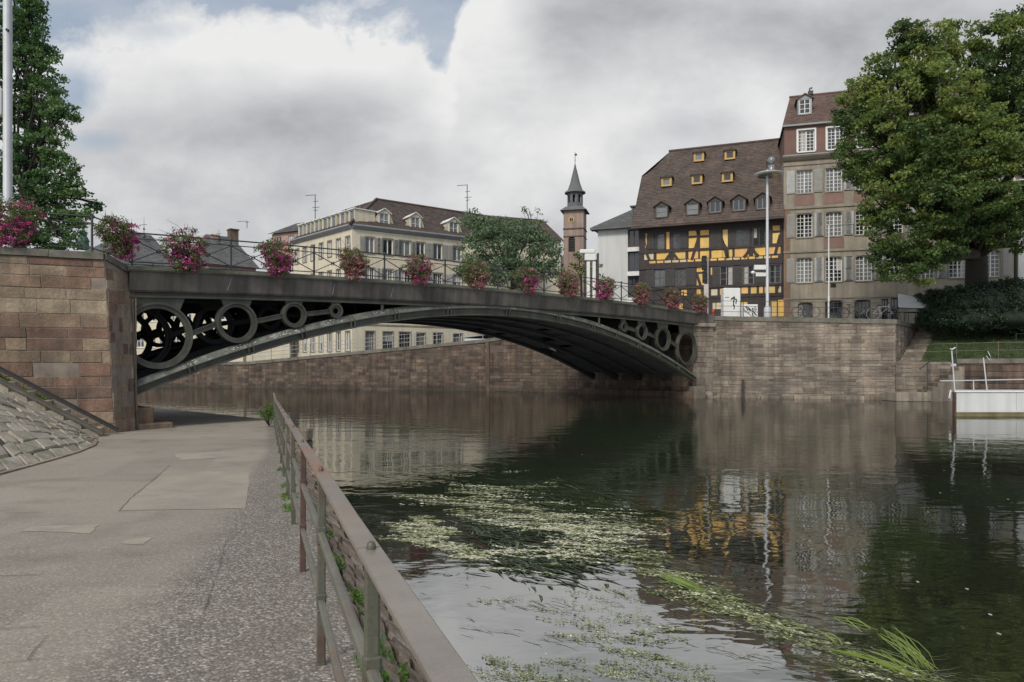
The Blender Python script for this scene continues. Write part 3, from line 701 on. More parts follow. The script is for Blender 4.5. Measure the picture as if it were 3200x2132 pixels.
# ------------------------------------------------------------------ the bridge
bridge = E('arch_bridge', br(16.6, BW/2, 0), 'low cast iron arch bridge with ringed spandrels spanning the river', 'bridge')
SL = 33.6
NS = 68
def sweep(mb, prof, s0, s1, n, zf, w0, m=0, t=.5, flip=False):
    """prof: (w, dz) outline swept along the bridge at height zf(s); w positive towards the viewer"""
    vs = []; k = len(prof)
    for i in range(n+1):
        s_ = lerp(s0, s1, i/n)
        for w, dz in prof: vs.append(br(s_, w0-w, zf(s_)+dz))
    fs = [(i*k+j, (i+1)*k+j, (i+1)*k+(j+1) % k, i*k+(j+1) % k) for i in range(n) for j in range(k)]
    mb.idx(vs, fs+[tuple(range(k)), tuple(reversed(range(n*k, n*k+k)))], m, t)
for side, w0, sg in (('near', 0.0, 1), ('far', BW, -1)):
    mb = MB(); sweep(mb, [(sg*a, b) for a, b in [(-.3, -.07), (.30, -.07), (.33, -.02), (.30, .10), (-.3, .10)]], -.15, SL+.9, NS, deck_z, w0); mb.build('parapet_kerb', mt['lip'], bridge)
    mb = MB(); sweep(mb, [(sg*a, b) for a, b in [(-.25, -.72), (.16, -.72), (.20, -.66), (.26, -.07), (-.25, -.07)]], -.1, SL+.85, NS, deck_z, w0); mb.build('fascia', mt['fascia'], bridge)
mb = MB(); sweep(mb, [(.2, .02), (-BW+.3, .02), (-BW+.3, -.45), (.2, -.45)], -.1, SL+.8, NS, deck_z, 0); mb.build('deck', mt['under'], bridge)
mb = MB(); sweep(mb, [(-.35, .03), (-BW+.35, .03), (-BW+.35, .045), (-.35, .045)], -.1, SL+.8, NS, deck_z, 0); mb.build('roadway', mt['asphalt'], bridge)
RINGS = [(.80, CZ+.96, 1.10, .90), (3.42, CZ+1.50, .73, .55), (5.6, CZ+1.88, .485, .32), (7.35, CZ+2.12, .29, .12)]
ribs_w = [0.0, 2.1, 4.2, 6.3, 8.4]
def rib_depth(s): return .44+.012*min(s, 33.2-s)
def make_rib(w0, outer):
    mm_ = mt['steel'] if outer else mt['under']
    mb = MB(61)
    n = 60
    prof = lambda d: [(-.17, d), (-.17, 0), (.15, 0), (.15, .05), (.06, .07), (.06, d*.48), (.17, d*.52), (.17, d*.58), (.0, d)]
    vs = []; k = 9
    for i in range(n+1):
        s_ = lerp(-.1, 33.3, i/n)
        sl = -3.39*2*(s_-16.6)/16.6**2; cs = math.sqrt(1+sl*sl); nz_ = 1/cs; nx_ = -sl/cs
        for w, dz in prof(rib_depth(s_)*1.0): vs.append(br(s_+nx_*dz*.9, w0-w, arch_z(s_)+nz_*dz))
    for j in range(k):
        mi_ = 1 if (outer and j in (7,)) else 0
        mb.idx([], [], 0)
        for i in range(n): mb.f.append((i*k+j, (i+1)*k+j, (i+1)*k+(j+1) % k, i*k+(j+1) % k)); mb.m.append(mi_); mb.t.append(.5); mb.s.append(False)
    mb.v = [tuple(v) for v in vs]; 
    if outer:   # joint collars
        for s_ in [1.9, 3.95, 6.0, 8.1, 10.2, 13.0, 16.6, 20.2, 23, 25.1, 27.2, 29.25, 31.3]:
            for q in (-.09, .09):
                sl = -3.39*2*(s_-16.6)/16.6**2; dd = rib_depth(s_)
                cs = math.sqrt(1+sl*sl); nn = Vector((-sl/cs, 1/cs)); tt = Vector((1/cs, sl/cs))
                pl = [(.18, dd*.60+.006), (.18, dd*.45), (.16, -.012), (-.17, -.012), (-.17, dd+.008), (.01, dd+.008)]
                A = []
                for o_ in (q-.02, q+.02):
                    for w, dz in pl: A.append(br(s_+tt.x*o_+nn.x*dz, w0-w-.005, arch_z(s_)+tt.y*o_+nn.y*dz))
                k2 = len(pl); mb.idx(A, [tuple(range(k2)), tuple(reversed(range(k2, 2*k2)))]+[(i, k2+i, k2+(i+1) % k2, (i+1) % k2) for i in range(k2)])
    mb.build('arch_rib', [mm_, mt['steel_worn']], bridge)
    sweepm = MB(62); sweep(sweepm, [(-.1, -.90), (.13, -.90), (.13, -.83), (.05, -.82), (.05, -.721), (-.1, -.721)], -.1, 33.3, NS, deck_z, w0); sweepm.build('edge_beam', mm_, bridge)
    for mirror in (0, 1):
        for i, (s_, z, Ro, Ri) in enumerate(RINGS):
            ss = 33.2-s_ if mirror else s_
            dz = 0.0
            if mirror: dz = (deck_z(33.2-s_)-deck_z(s_))*.35
            mb = MB(63); c = br(ss, w0, z+dz)
            mb.ring(c, BD.to_3d(), (0, 0, 1), Ro-.04, Ri, -.06, .06, 56); mb.ring(c, BD.to_3d(), (0, 0, 1), Ro, Ro-.07, -.12, .12, 56)
            top = deck_z(ss)-.88; rz = arch_z(ss)+rib_depth(ss)+.0
            # gussets filling between ring and beam
            g = Ro*.62
            pp = [br(ss-g*1.25, w0-.05, top+.02), br(ss+g*1.25, w0-.05, top+.02), br(ss+g*.98, w0-.05, z+dz+Ro*.74), br(ss+g*.5, w0-.05, z+dz+Ro*.93), br(ss, w0-.05, z+dz+Ro*.985),
                  br(ss-g*.5, w0-.05, z+dz+Ro*.93), br(ss-g*.98, w0-.05, z+dz+Ro*.74)]
            mb.prism(pp, BN.to_3d()*.1)
            mb.build('spandrel_ring', mm_, bridge)
        for (s1_, z1_, R1, _), (s2_, z2_, R2, __) in zip(RINGS[:-1], RINGS[1:]):
            a, b = s1_+R1-.02, s2_-R2+.02
            za, zb = lerp(z1_, z2_, .18), lerp(z1_, z2_, .82)
            dz = 0
            if mirror: dz = (deck_z(33.2-a)-deck_z(a))*.35; a, b = 33.2-a, 33.2-b
            mb = MB(64); mb.bar(br(a, w0, za+dz), br(b, w0, zb+dz), .09, .17); mb.bar(br(a, w0, za+dz+.085), br(b, w0, zb+dz+.085), .16, .03); mb.build('tie_bar', mm_, bridge)
        s_ = 9.55; ss = 33.2-s_ if mirror else s_
        mb = MB(65); mb.bar(br(ss, w0, arch_z(ss)+rib_depth(ss)-.03), br(ss, w0, deck_z(ss)-.88), .22, .10); mb.build('strut', mm_, bridge)
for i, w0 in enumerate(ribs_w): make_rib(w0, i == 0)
for w0, sa, sb in ((4.2, 5.2, 13.0), (2.1, 21.0, 33.1), (6.3, 21, 33.1)):
    mb = MB(70); n = 24; top = [br(lerp(sa, sb, i/n), w0, deck_z(lerp(sa, sb, i/n))-.7) for i in range(n+1)]; low = [br(lerp(sa, sb, i/n), w0, arch_z(lerp(sa, sb, i/n))+.3) for i in range(n+1)]
    for i in range(n):
        for o_ in (0, .04): mb.face([low[i]+BN.to_3d()*o_, low[i+1]+BN.to_3d()*o_, top[i+1]+BN.to_3d()*o_, top[i]+BN.to_3d()*o_])
    mb.build('web_plate', mt['under'], bridge)
mb = MB(66)
for s_ in np.arange(1.9, 32, 2.05): mb.bar(br(s_, .2, deck_z(s_)-.62), br(s_, BW-.2, deck_z(s_)-.62), .14, .30)
mb.build('cross_beams', mt['under'], bridge)
mb = MB(67)
for s_ in np.arange(4.0, 31, 4.1): mb.bar(br(s_, .15, arch_z(s_)+.2), br(s_, BW-.15, arch_z(s_)+.2), .08, .22)
mb.build('cross_bracing', mt['under'], bridge)
mb = MB(69)   # plates closing the arch between the ribs, with a few open slots
for i in range(60):
    a = lerp(1.2, 32.4, i/60); b = lerp(1.2, 32.4, (i+1)/60)
    for j, (wa, wb) in enumerate(((.1, 2.0), (2.2, 4.1), (4.3, 6.2), (6.4, 8.3))):
        if (i, j) in ((38, 3), (39, 3), (42, 3), (45, 2), (46, 2), (49, 2), (50, 3), (51, 3), (52, 3), (41, 1), (44, 1)): continue
        P_ = [br(a, wa, arch_z(a)+.16), br(b, wa, arch_z(b)+.16), br(b, wb, arch_z(b)+.16), br(a, wb, arch_z(a)+.16)]
        mb.face(P_); mb.face([p+Vector((0, 0, .04)) for p in P_][::-1])
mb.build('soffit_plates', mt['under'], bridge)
mb = MB(71); rgb_ = random.Random(2)
for i in range(110):   # bolt heads along the outer rib
    q = .3+i*.3; dd = rib_depth(q); k = .80; w = .17*(1-(k-.58)/.42)
    c = br(q, -w-.006, arch_z(q)+dd*k*1.02); mb.tube([c, c+Vector((-BN.x*.014, -BN.y*.014, .006))], .014, 6)
    c = br(q, -.072, arch_z(q)+dd*.28); mb.tube([c, c+Vector((-BN.x*.014, -BN.y*.014, 0))], .013, 6)
mb.build('bolt_heads', mt['iron'], bridge)
for s_, dx in ((3.0, .16), (7.1, .10), (9.8, .12), (13.4, .1), (19.0, .12), (24.5, .1)):   # pale scratches on the fascia
    mb = MB(72); a = br(s_, -.215, deck_z(s_)-.60); b = br(s_+dx, -.262, deck_z(s_)-.16); t_ = BD.to_3d()
    mb.face([a-t_*.004, a+t_*.035, b+t_*.004, b-t_*.002]); mb.build('scratch', mt['lip'] if s_ > 10 else mt['zinc'], bridge)
# worn pale flakes of paint on the outer rib: own small plates of faded stencil
mb = MB(68)
for s_, l, n_ in ((1.5, .5, 10), (3.2, .9, 16), (4.6, 1.1, 34), (6.8, .8, 18), (9.0, .8, 14)):
    for i in range(n_):
        q = s_+mb.r.random()*l; dd = rib_depth(q); k = mb.r.uniform(.66, .92)
        w = .17*(1-(k-.58)/.42); sl = -3.39*2*(q-16.6)/16.6**2
        a = br(q, -w-.004, arch_z(q)+dd*k*1.04); le = mb.r.uniform(.02, .07); hh = mb.r.uniform(.01, .03)
        tv = (br(q+le, -w-.004, arch_z(q+le)+dd*k*1.04)-a); up = (br(q, -w+.17*.1*1.0, arch_z(q)+dd*(k+.1))-a)*.0+Vector((BN.x*.35, BN.y*.35, .8))*hh
        mb.face([a, a+tv, a+tv*.9+up, a+tv*.1+up])
mb.build('paint_scrawl', mt['white'], bridge)

# parapet railing: posts every 3.19 m, half-panel crosses
def make_railing(w0, near):
    rl = E('bridge_railing', br(0, w0, deck_z(0)), 'dark iron railing with crossed bars along the %s side of the bridge' % ('near' if near else 'far'), 'railing')
    a0, n_ = 0.0, 11; st_ = 3.19
    end = a0+st_*(n_-1)+1.6
    def zt(s): return deck_z(s)+.10
    for h, nm, r_ in ((1.08, 'top_rail', .026), (.90, 'second_rail', .018), (.14, 'bottom_rail', .020)):
        mb = MB(); mb.tube([br(s, w0, zt(s)+h) for s in np.linspace(a0-.1, end, 40)], r_, 6); mb.build(nm, mt['iron'], rl)
    for i in range(n_):
        s_ = a0+i*st_
        mb = MB(); mb.bar(br(s_, w0, zt(s_)-.05), br(s_, w0, zt(s_)+1.10), .05, .05, up=BD.to_3d()); mb.lathe([(.03, 0), (.045, .03), (.03, .07), (.005, .09)], br(s_, w0, zt(s_)+1.08), 8)
        mb.build('post', mt['iron'], rl)
        for j in (0, 1):
            a = s_+j*st_/2; b = a+st_/2
            if b > end+.05: continue
            mb = MB()
            mb.bar(br(a, w0, zt(a)+.88), br(b, w0, zt(b)+.16), .028, .028); mb.bar(br(a, w0+.03, zt(a)+.16), br(b, w0+.03, zt(b)+.88), .028, .028)
            m_ = (a+b)/2; mb.ring(br(m_, w0, zt(m_)+.52), BD.to_3d(), (0, 0, 1), .075, .055, -.02, .02, 12)
            mb.build('cross_brace', mt['iron'], rl)
            if j == 0 and b < end: mb = MB(); mb.bar(br(b, w0, zt(b)-.05), br(b, w0, zt(b)+1.08), .03, .03, up=BD.to_3d()); mb.build('middle_post', mt['iron'], rl)
make_railing(-.12, True); make_railing(BW+.12, False)
# railing on the abutment
rl = E('abutment_railing', Vector((c_top.x, c_top.y, CT)), 'dark iron railing on the coping of the left sandstone abutment', 'railing')
def cp(u, z): p = c_top+SU*u-Vector((.3714, -.9285))*.16; return Vector((p.x, p.y, CT+z))
def cs_(u, z): p = c_top.lerp(e_top, u)-Vector((.95, -.29))*.12; return Vector((p.x, p.y, CT-.36*u+z))
for h, nm, r_ in ((1.12, 'top_rail', .024), (.92, 'second_rail', .016), (.14, 'bottom_rail', .018)):
    if nm == 'second_rail': L0 = 16
    mb = MB(); mb.tube([cp(16, h), cp(.35, h)], r_, 6); mb.tube([cp(.35, h), cs_(.3, h-.02), br(-.02, -.12, deck_z(0)+.1+h-.03)], r_, 6); mb.build(nm, mt['iron'], rl)
for u in (.35, 3.1, 5.9, 8.7, 11.5):
    mb = MB(); mb.bar(cp(u, -.02), cp(u, 1.14), .05, .05, up=(1, 0, 0)); mb.build('post', mt['iron'], rl)
for a in (.35, 3.1, 5.9, 8.7):
    mb = MB(); mb.bar(cp(a, .9), cp(a+2.75, .16), .028, .028); mb.bar(cp(a, .16), cp(a+2.75, .9), .028, .028); mb.build('cross_brace', mt['iron'], rl)
mb = MB(); mb.bar(cp(.35, .9), br(-.02, -.12, deck_z(0)+.22), .028, .028); mb.build('cross_brace', mt['iron'], rl)
# ------------------------------------------------------------------ far quay walls
def tdk(u, v, r): return .02+.1*r.random() if v < .3 else (r.random() if v > .75 else .5*r.random())
def quay(name, label, pts, sm, mm_, ch, ln, seed, relief=.02, u_off=-.3, cop=True, tb=None, ext0=0, ext1=0):
    a, b = pts; fm, L_ = wallmap(a, b)
    t = E(name, (a[0], a[1], 0), label, 'quay wall'); mb = MB(seed)
    topf = lambda u: lerp(a[2], b[2], u/L_)-.28
    masonry(mb, fm, 0, L_, u_off, topf, ch=ch, ln=ln, relief=relief, gap=.014, bev=.016, jit=.012, tb=tb or tdk)
    mb.build('wall', [sm, mm_], t)
    if cop:
        mb = MB(seed+1); u = -ext0
        while u < L_+ext1-.05:
            l = min(mb.r.uniform(1.1, 1.8), L_+ext1-u); z0 = topf(u)+.28; z1 = topf(u+l)+.28
            A = [fm(u+.006, z, w) for z, w in ((z0-.28, .09), (z0-.02, .09), (z0, .06), (z0, -.5), (z0-.28, -.5))]
            B = [fm(u+l-.006, z, w) for z, w in ((z1-.28, .09), (z1-.02, .09), (z1, .06), (z1, -.5), (z1-.28, -.5))]
            mb.idx(A+B, [(4, 3, 2, 1, 0), (5, 6, 7, 8, 9)]+[(i, (i+1) % 5, 5+(i+1) % 5, 5+i) for i in range(5)], t=mb.r.random()); u += l
        mb.build('coping', mt['coping'], t)
    return t, fm, L_
quay('quay_wall', 'long brownish quay wall stepping down to the left under the bridge arch', (Qf[1], Qf[2]), mt['darkwall'], mt['darkmortar'], (.22, .3), (.5, 1.2), 71)
quay('quay_wall', 'sloping topped brick red quay wall below the cream building seen under the arch', (Qf[2], Qf[3]), mt['darkwall'], mt['darkmortar'], (.22, .3), (.4, 1.1), 72)
quay('quay_wall', 'far stretch of quay wall beyond the bend at far left', (Qf[0], Qf[1]), mt['darkwall'], mt['darkmortar'], (.3, .4), (1, 2), 73)
t, fm, L_ = quay('quay_wall', 'dark streaked quay wall between the pilaster and the far end of the bridge', (Qf[3], (Bfar.x, Bfar.y, 5.45)), mt['darkwall'], mt['darkmortar'], (.22, .3), (.4, 1.1), 74, relief=.03)
mb = MB(75); mb.bbox(-.16, .16, -.10, .3, -.3, 3.96, .03, T=lambda p: fm(.3+p.x, p.z, -p.y)); mb.build('pilaster', mt['darkwall'], t)
t, fm, L_ = quay('bridge_abutment', 'right abutment in shade under the bridge end', ((Bfar.x, Bfar.y, 4.6), (Bnear.x, Bnear.y, 4.6)), mt['darkwall'], mt['darkmortar'], (.28, .4), (.5, 1.2), 76, cop=False)
t['category'] = 'abutment'
mb = MB(77)
mb.bbox(-1.0, L_+.3, -1.0, .02, -.4, .42, .04, t=.3, T=lambda p: fm(p.x, p.z, -p.y)); mb.build('springing_ledge', mt['darkwall'], t)
mb = MB(78)
fm2, L2 = wallmap((Bnear.x-.15, Bnear.y-.1), (Qr[1][0]+.1, Qr[1][1]-.1))
masonry(mb, fm2, -.35, L2, -.3, lambda u: 4.62, ch=(.3, .42), ln=(.35, .8), relief=.035, gap=.02)
mb.bbox(-.5, L2+.1, -.25, .4, 4.62, 4.86, .03, T=lambda p: fm2(p.x, p.z, -p.y)); mb.bbox(-.6, .2, -.7, .3, -.4, .75, .04, T=lambda p: fm2(p.x, p.z, -p.y)); 
mb.build('end_pier', [mt['quay'], mt['mortar']], t)
mb = MB(79); mb.bbox(-.1, L2, -.2, .5, 4.86, 5.42, .03, T=lambda p: fm2(p.x, p.z, -p.y)); mb.build('pier_cap', mt['fascia'], t)
def tq(u, v, r):
    x = r.random(); return .15+.3*x if (v < .9 or u < .9) else (x if r.random() < .35 else .35+.45*x)
t, fmR, LR = quay('quay_wall', 'broad pinkish grey stone quay wall to the right of the bridge', (Qr[1], Qr[2]), mt['quay'], mt['mortar'], (.15, .27), (.35, 1.15), 80, relief=.026, tb=tq, ext1=.08)
mb = MB(81); u = .6   # broken ledge at the waterline
while u < LR+.1:
    l = mb.r.uniform(.5, 1.6); d = mb.r.uniform(.10, .22)
    mb.bbox(u, u+l-.008, -d, .05, -.3, mb.r.uniform(.14, .24), .03, t=mb.r.uniform(.1, .6), T=lambda p: fmR(p.x, p.z, -p.y)); u += l
mb.build('footing_ledge', mt['quay'], t)
mb = MB(82); mb.bar(fmR(2.0, -.3, .28), fmR(2.0, 1.2, .28), .12, .14, up=(1, 0, 0)); mb.build('mooring_timber', mt['timber'], t)
# return wall, recess steps, landing and low wall
RC = Vector((23.4, 43.0)); RB = Vector((28.9, 49.9))
quay('quay_wall', 'short return wall beside the recessed steps', ((RC.x, RC.y, 4.92), (RB.x, RB.y, 4.92)), mt['quay'], mt['mortar'], (.2, .3), (.4, 1.0), 83)
rd = (RB-RC).normalized(); rn = Vector((rd.y, -rd.x))
rs = E('recess_steps', (RC.x+1, RC.y+1, 2.2), 'dark stone steps climbing behind the quay wall corner to the street', 'stairs')
mb = MB(84)
for i in range(15):
    p = RC+rd*(.9+i*.52)+rn*.06; q = p+rn*1.15; z1 = 2.42+i*.175
    mb.prism([Vector((*p, z1-.5)), Vector((*q, z1-.5)), Vector((*(q+rd*.56), z1-.5)), Vector((*(p+rd*.56), z1-.5))], (0, 0, .5), t=mb.r.random())
mb.build('steps', mt['quay'], rs)
lw = E('landing_wall', (24.5, 42.6, 0), 'low stone landing wall with steps down to the water right of the tall quay wall', 'landing wall')
mb = MB(85); f1, l1 = wallmap((23.3, 42.75), (26.4, 42.3)); masonry(mb, f1, 0, l1, -.3, lambda u: 2.3, ch=(.2, .3), ln=(.4, 1.0), relief=.03, gap=.018)
mb.face([(23.3, 42.75, 2.3), (26.4, 42.3, 2.3), (27.4, 45, 2.42), (24.3, 44.6, 2.42)])
mb.build('wall', [mt['quay'], mt['mortar']], lw)
mb = MB(86)
for i in range(7):
    x0 = 24.5+.31*i; z1 = .62+i*.235
    mb.bbox(x0, x0+.34, 41.5, 42.62-.1*0, -.3, z1, .02, t=mb.r.random())
mb.bbox(22.5, 24.52, 41.15, 42.7, .0, .52, .03, t=.6); mb.bbox(22.7, 24.4, 41.4, 42.7, -.5, .0, .03, t=.1)
mb.build('steps', mt['quay'], lw)
mb = MB(87); mb.tube([(24.55, 41.6, .6), (24.55, 41.6, 2.2)], .03, 6); mb.tube([(24.1, 41.6, 1.9), (25.0, 41.9, 2.45)], .035, 6); mb.build('handrail', mt['iron'], lw)
t, fml, ll = quay('quay_wall', 'low reddish river wall below the grass slope at right', ((26.66, 42.25, 2.5), (62, 37.0, 2.7)), mt['darkwall'], mt['darkmortar'], (.28, .4), (.6, 1.6), 88, relief=.03)
# grass slope
mb = MB(89)
def slope(u, v):   # u along right, v up
    lo = Vector((25.1, 43.25, 2.33)).lerp(Vector((64, 37.6, 2.7)), u); hi = Vector((29.75, 49.3, 5.0)).lerp(Vector((64, 46.5, 5.6)), u)
    p = lo.lerp(hi, v); p.z += .12*noise.noise(p*.5)+.25*math.sin(v*math.pi)*.4; return p
for i in range(40):
    for j in range(12): mb.face([slope(i/40, j/12), slope((i+1)/40, j/12), slope((i+1)/40, (j+1)/12), slope(i/40, (j+1)/12)], sm=True)
tag(mb.build('grass_bank', mt['turf']), kind='structure')
g = np.random.default_rng(4); C = [slope(float(a)*.5, float(b)) for a, b in g.random((2600, 2))]
tag(leaves('bank_grass', C, 9, .22, .14, mt['grass'], seed=90, flat=-.5, asp=5), kind='stuff')
# railing on the river wall
def post_rail(name, label, pts, h, rails, pr=.022, rr=.016, mat=None, n=None, every=2.0, group=None):
    L0 = Vector(pts[0]); t = E(name, L0, label, 'railing', group); mat = mat or mt['galv']
    for hh in rails: mb = MB(); mb.tube([Vector(p)+Vector((0, 0, hh)) for p in pts], rr, 6); mb.build('rail', mat, t)
    for p, q in zip(pts[:-1], pts[1:]):
        p = Vector(p); q = Vector(q); k = max(1, round((q-p).length/every))
        for i in range(k+1):
            if i == k and q != Vector(pts[-1]): continue
            x = p.lerp(q, i/k); mb = MB(); mb.tube([x-Vector((0, 0, .05)), x+Vector((0, 0, h))], pr, 6); mb.build('post', mat, t)
    return t
post_rail('river_railing', 'thin grey green railing on top of the low river wall at right', [(25.0, 43.6, 2.42), (29.5, 42.7, 2.52), (62, 38, 2.72)], 1.05, (.98, .52), every=1.9, mat=mt['rail'])
post_rail('slope_railing', 'thin railing a little up the grass slope at right', [(31.5, 44.0, 3.1), (62, 40.2, 3.3)], 1.0, (.98, .5), every=2.6, mat=mt['iron'])
# railing on the broad quay wall
def q3(u, z): p = fmR(u, 0, -.22); return Vector((p.x, p.y, lerp(5.36, 4.92, u/LR)+z))
post_rail('quay_railing', 'thin dark railing along the street edge above the broad quay wall', [q3(.3, 0), q3(LR-.2, 0)], 1.06, (1.02, .68, .32), every=1.85, mat=mt['iron'])
ff, lf = wallmap(Qf[2], Qf[3])
def q4(u, z): p = ff(u, 0, -.25); return Vector((p.x, p.y, lerp(2.45, 4.25, u/lf)+z))
post_rail('quay_railing', 'thin railing on the far quay wall seen under the arch', [q4(.2, 0), q4(lf-.3, 0)], 1.1, (1.06, .72, .36), pr=.035, rr=.022, every=2.1, mat=mt['galv'])
bf = Vector((Bfar.x, Bfar.y, 5.45)); post_rail('quay_railing', 'thin dark railing between the pilaster corner and the bridge', [Vector(Qf[3])+Vector((.3, .4, 0)), bf+Vector((-.3, .4, 0))], 1.1, (1.06, .7, .36), every=2.0, mat=mt['iron'])

# ------------------------------------------------------------------ facades
class Fac:
    def __init__(s, O, u):
        s.O = Vector(O); s.u = Vector(u).normalized(); s.n = Vector((-s.u.y, s.u.x))
        s.mat = Matrix(((s.u.x, s.n.x, 0, s.O.x), (s.u.y, s.n.y, 0, s.O.y), (0, 0, 1, s.O.z), (0, 0, 0, 1)))
    def a(s, px): xn = (px-1600)/F; return (xn*s.O.y-s.O.x)/(s.u.x-xn*s.u.y)
    def z(s, px, py): return CZ+(H0-py)/F*(s.O.y+s.a(px)*s.u.y)-s.O.z
    def rect(s, x0, y0, x1, y1): xm = (x0+x1)/2; return (s.a(x0), s.a(x1), s.z(xm, y1), s.z(xm, y0))
def holes_wall(mb, a0, a1, z0, z1, holes, y=0.0, depth=.2, m=0, t=.5, rm=None):
    xs = sorted(set([a0, a1]+[v for h in holes for v in h[:2] if a0 < v < a1])); zs = sorted(set([z0, z1]+[v for h in holes for v in h[2:4] if z0 < v < z1]))
    for x, X in zip(xs[:-1], xs[1:]):
        for z, Z in zip(zs[:-1], zs[1:]):
            cx, cz = (x+X)/2, (z+Z)/2
            if any(h[0] < cx < h[1] and h[2] < cz < h[3] for h in holes): continue
            mb.face([(x, y, z), (X, y, z), (X, y, Z), (x, y, Z)], m, t)
    r_ = m if rm is None else rm
    for x, X, z, Z in [h[:4] for h in holes]:
        mb.face([(x, y, z), (x, y+depth, z), (X, y+depth, z), (X, y, z)], r_, t); mb.face([(x, y, Z), (X, y, Z), (X, y+depth, Z), (x, y+depth, Z)], r_, t)
        mb.face([(x, y, z), (x, y, Z), (x, y+depth, Z), (x, y+depth, z)], r_, t); mb.face([(X, y, z), (X, y+depth, z), (X, y+depth, Z), (X, y, Z)], r_, t)
WN = [0]
def window(par, fr, h, depth=.18, cols=2, rows=3, sash=None, glass=None, fw=.06, mw=.028, centre=.05, y=0.0, arch=0.0, archmat=None, surround=None, sw=.14, sill=True):
    a0, a1, z0, z1 = h; sash = sash or mt['sash']; glass = glass or mt['glass']; e = .003
    mb = MB(); d0 = y+depth-.07; d1 = y+depth-.005
    mb.box(a0+e, a0+fw, d0, d1, z0+e, z1-e); mb.box(a1-fw, a1-e, d0, d1, z0+e, z1-e); mb.box(a0+fw, a1-fw, d0+.004, d1, z0+e, z0+fw); mb.box(a0+fw, a1-fw, d0+.004, d1, z1-fw, z1-e)
    w = a1-a0; cx = (a0+a1)/2
    if centre: mb.box(cx-centre, cx+centre, d0+.002, d1, z0+fw, z1-fw)
    halves = ((a0+fw, cx-centre), (cx+centre, a1-fw)) if centre else ((a0+fw, a1-fw),)
    for x0, x1 in halves:
        for i in range(1, cols): x = lerp(x0, x1, i/cols); mb.box(x-mw/2, x+mw/2, d0+.02, d1, z0+fw, z1-fw)
        for j in range(1, rows): z = lerp(z0+fw, z1-fw, j/rows); mb.box(x0, x1, d0+.024, d1, z-mw/2, z+mw/2)
    if arch:
        k = 8; R_ = []
        for i in range(k+1):
            f = i/k; R_.append((lerp(a0, a1, f), z1-arch*(1-math.sqrt(max(0, 1-(2*f-1)**2)))*1.0))
        am = 1
        for (xa, za), (xb, zb) in zip(R_[:-1], R_[1:]):
            mb.idx([(xa, y+.004, za), (xb, y+.004, zb), (xb, y+.004, z1-e), (xa, y+.004, z1-e), (xa, d0, za), (xb, d0, zb)], [(0, 1, 2, 3), (0, 4, 5, 1)], 1)
    if sill: mb.box(a0-.06, a1+.06, y-.07, y+depth-.08, z0-.09, z0-.002, 1)
    if surround:
        mb.box(a0-sw, a0-.002, y-.03, y+.0-.002, z0-.0, z1+sw, 1); mb.box(a1+.002, a1+sw, y-.03, y-.002, z0, z1+sw, 1); mb.box(a0-.002, a1+.002, y-.034, y-.002, z1+.002, z1+sw, 1)
    o = mb.build('window', [sash, surround or archmat or sash], par, fr)
    mb = MB(); mb.face([(a0+e, y+depth-.02, z0+e), (a1-e, y+depth-.02, z0+e), (a1-e, y+depth-.02, z1-e), (a0+e, y+depth-.02, z1-e)])
    mb.build('pane', glass, o, fr); WN[0] += 1; r_ = random.Random(WN[0])
    if r_.random() < .45 and a1-a0 > .5 and glass is not mt['glass_g']:
        mb = MB(); k = r_.choice([(0, .3), (.66, 1), (0, 1), (.1, .45)]); zt_ = lerp(z0, z1, r_.choice([.0, .0, .45])) if k != (0, 1) else lerp(z0, z1, r_.choice([.5, .7]))
        n = 8; xs = [lerp(lerp(a0+fw, a1-fw, k[0]), lerp(a0+fw, a1-fw, k[1]), i/n) for i in range(n+1)]
        for i in range(n): mb.face([(xs[i], y+depth-.023-.002*(i % 2), zt_), (xs[i+1], y+depth-.023-.002*((i+1) % 2), zt_), (xs[i+1], y+depth-.023-.002*((i+1) % 2), z1-fw), (xs[i], y+depth-.023-.002*(i % 2), z1-fw)])
        mb.build('curtain', mt['curtain'], o, fr)
    return o
def shutter(par, fr, a0, a1, z0, z1, mat, y=-.02, ang=0):
    mb = MB(); mb.box(a0, a1, y-.045, y, z0, z1)
    for z_, Z_ in ((z0+.08, (z0+z1)/2-.04), ((z0+z1)/2+.04, z1-.08)):
        mb.box(a0+.05, a1-.05, y-.057, y-.046, z_, Z_)
        n = max(3, int((Z_-z_)/.09))
        for i in range(n): zz = lerp(z_, Z_, (i+.2)/n); mb.box(a0+.07, a1-.07, y-.068, y-.058, zz, zz+.035)
    return mb.build('shutter', mat, par, fr)
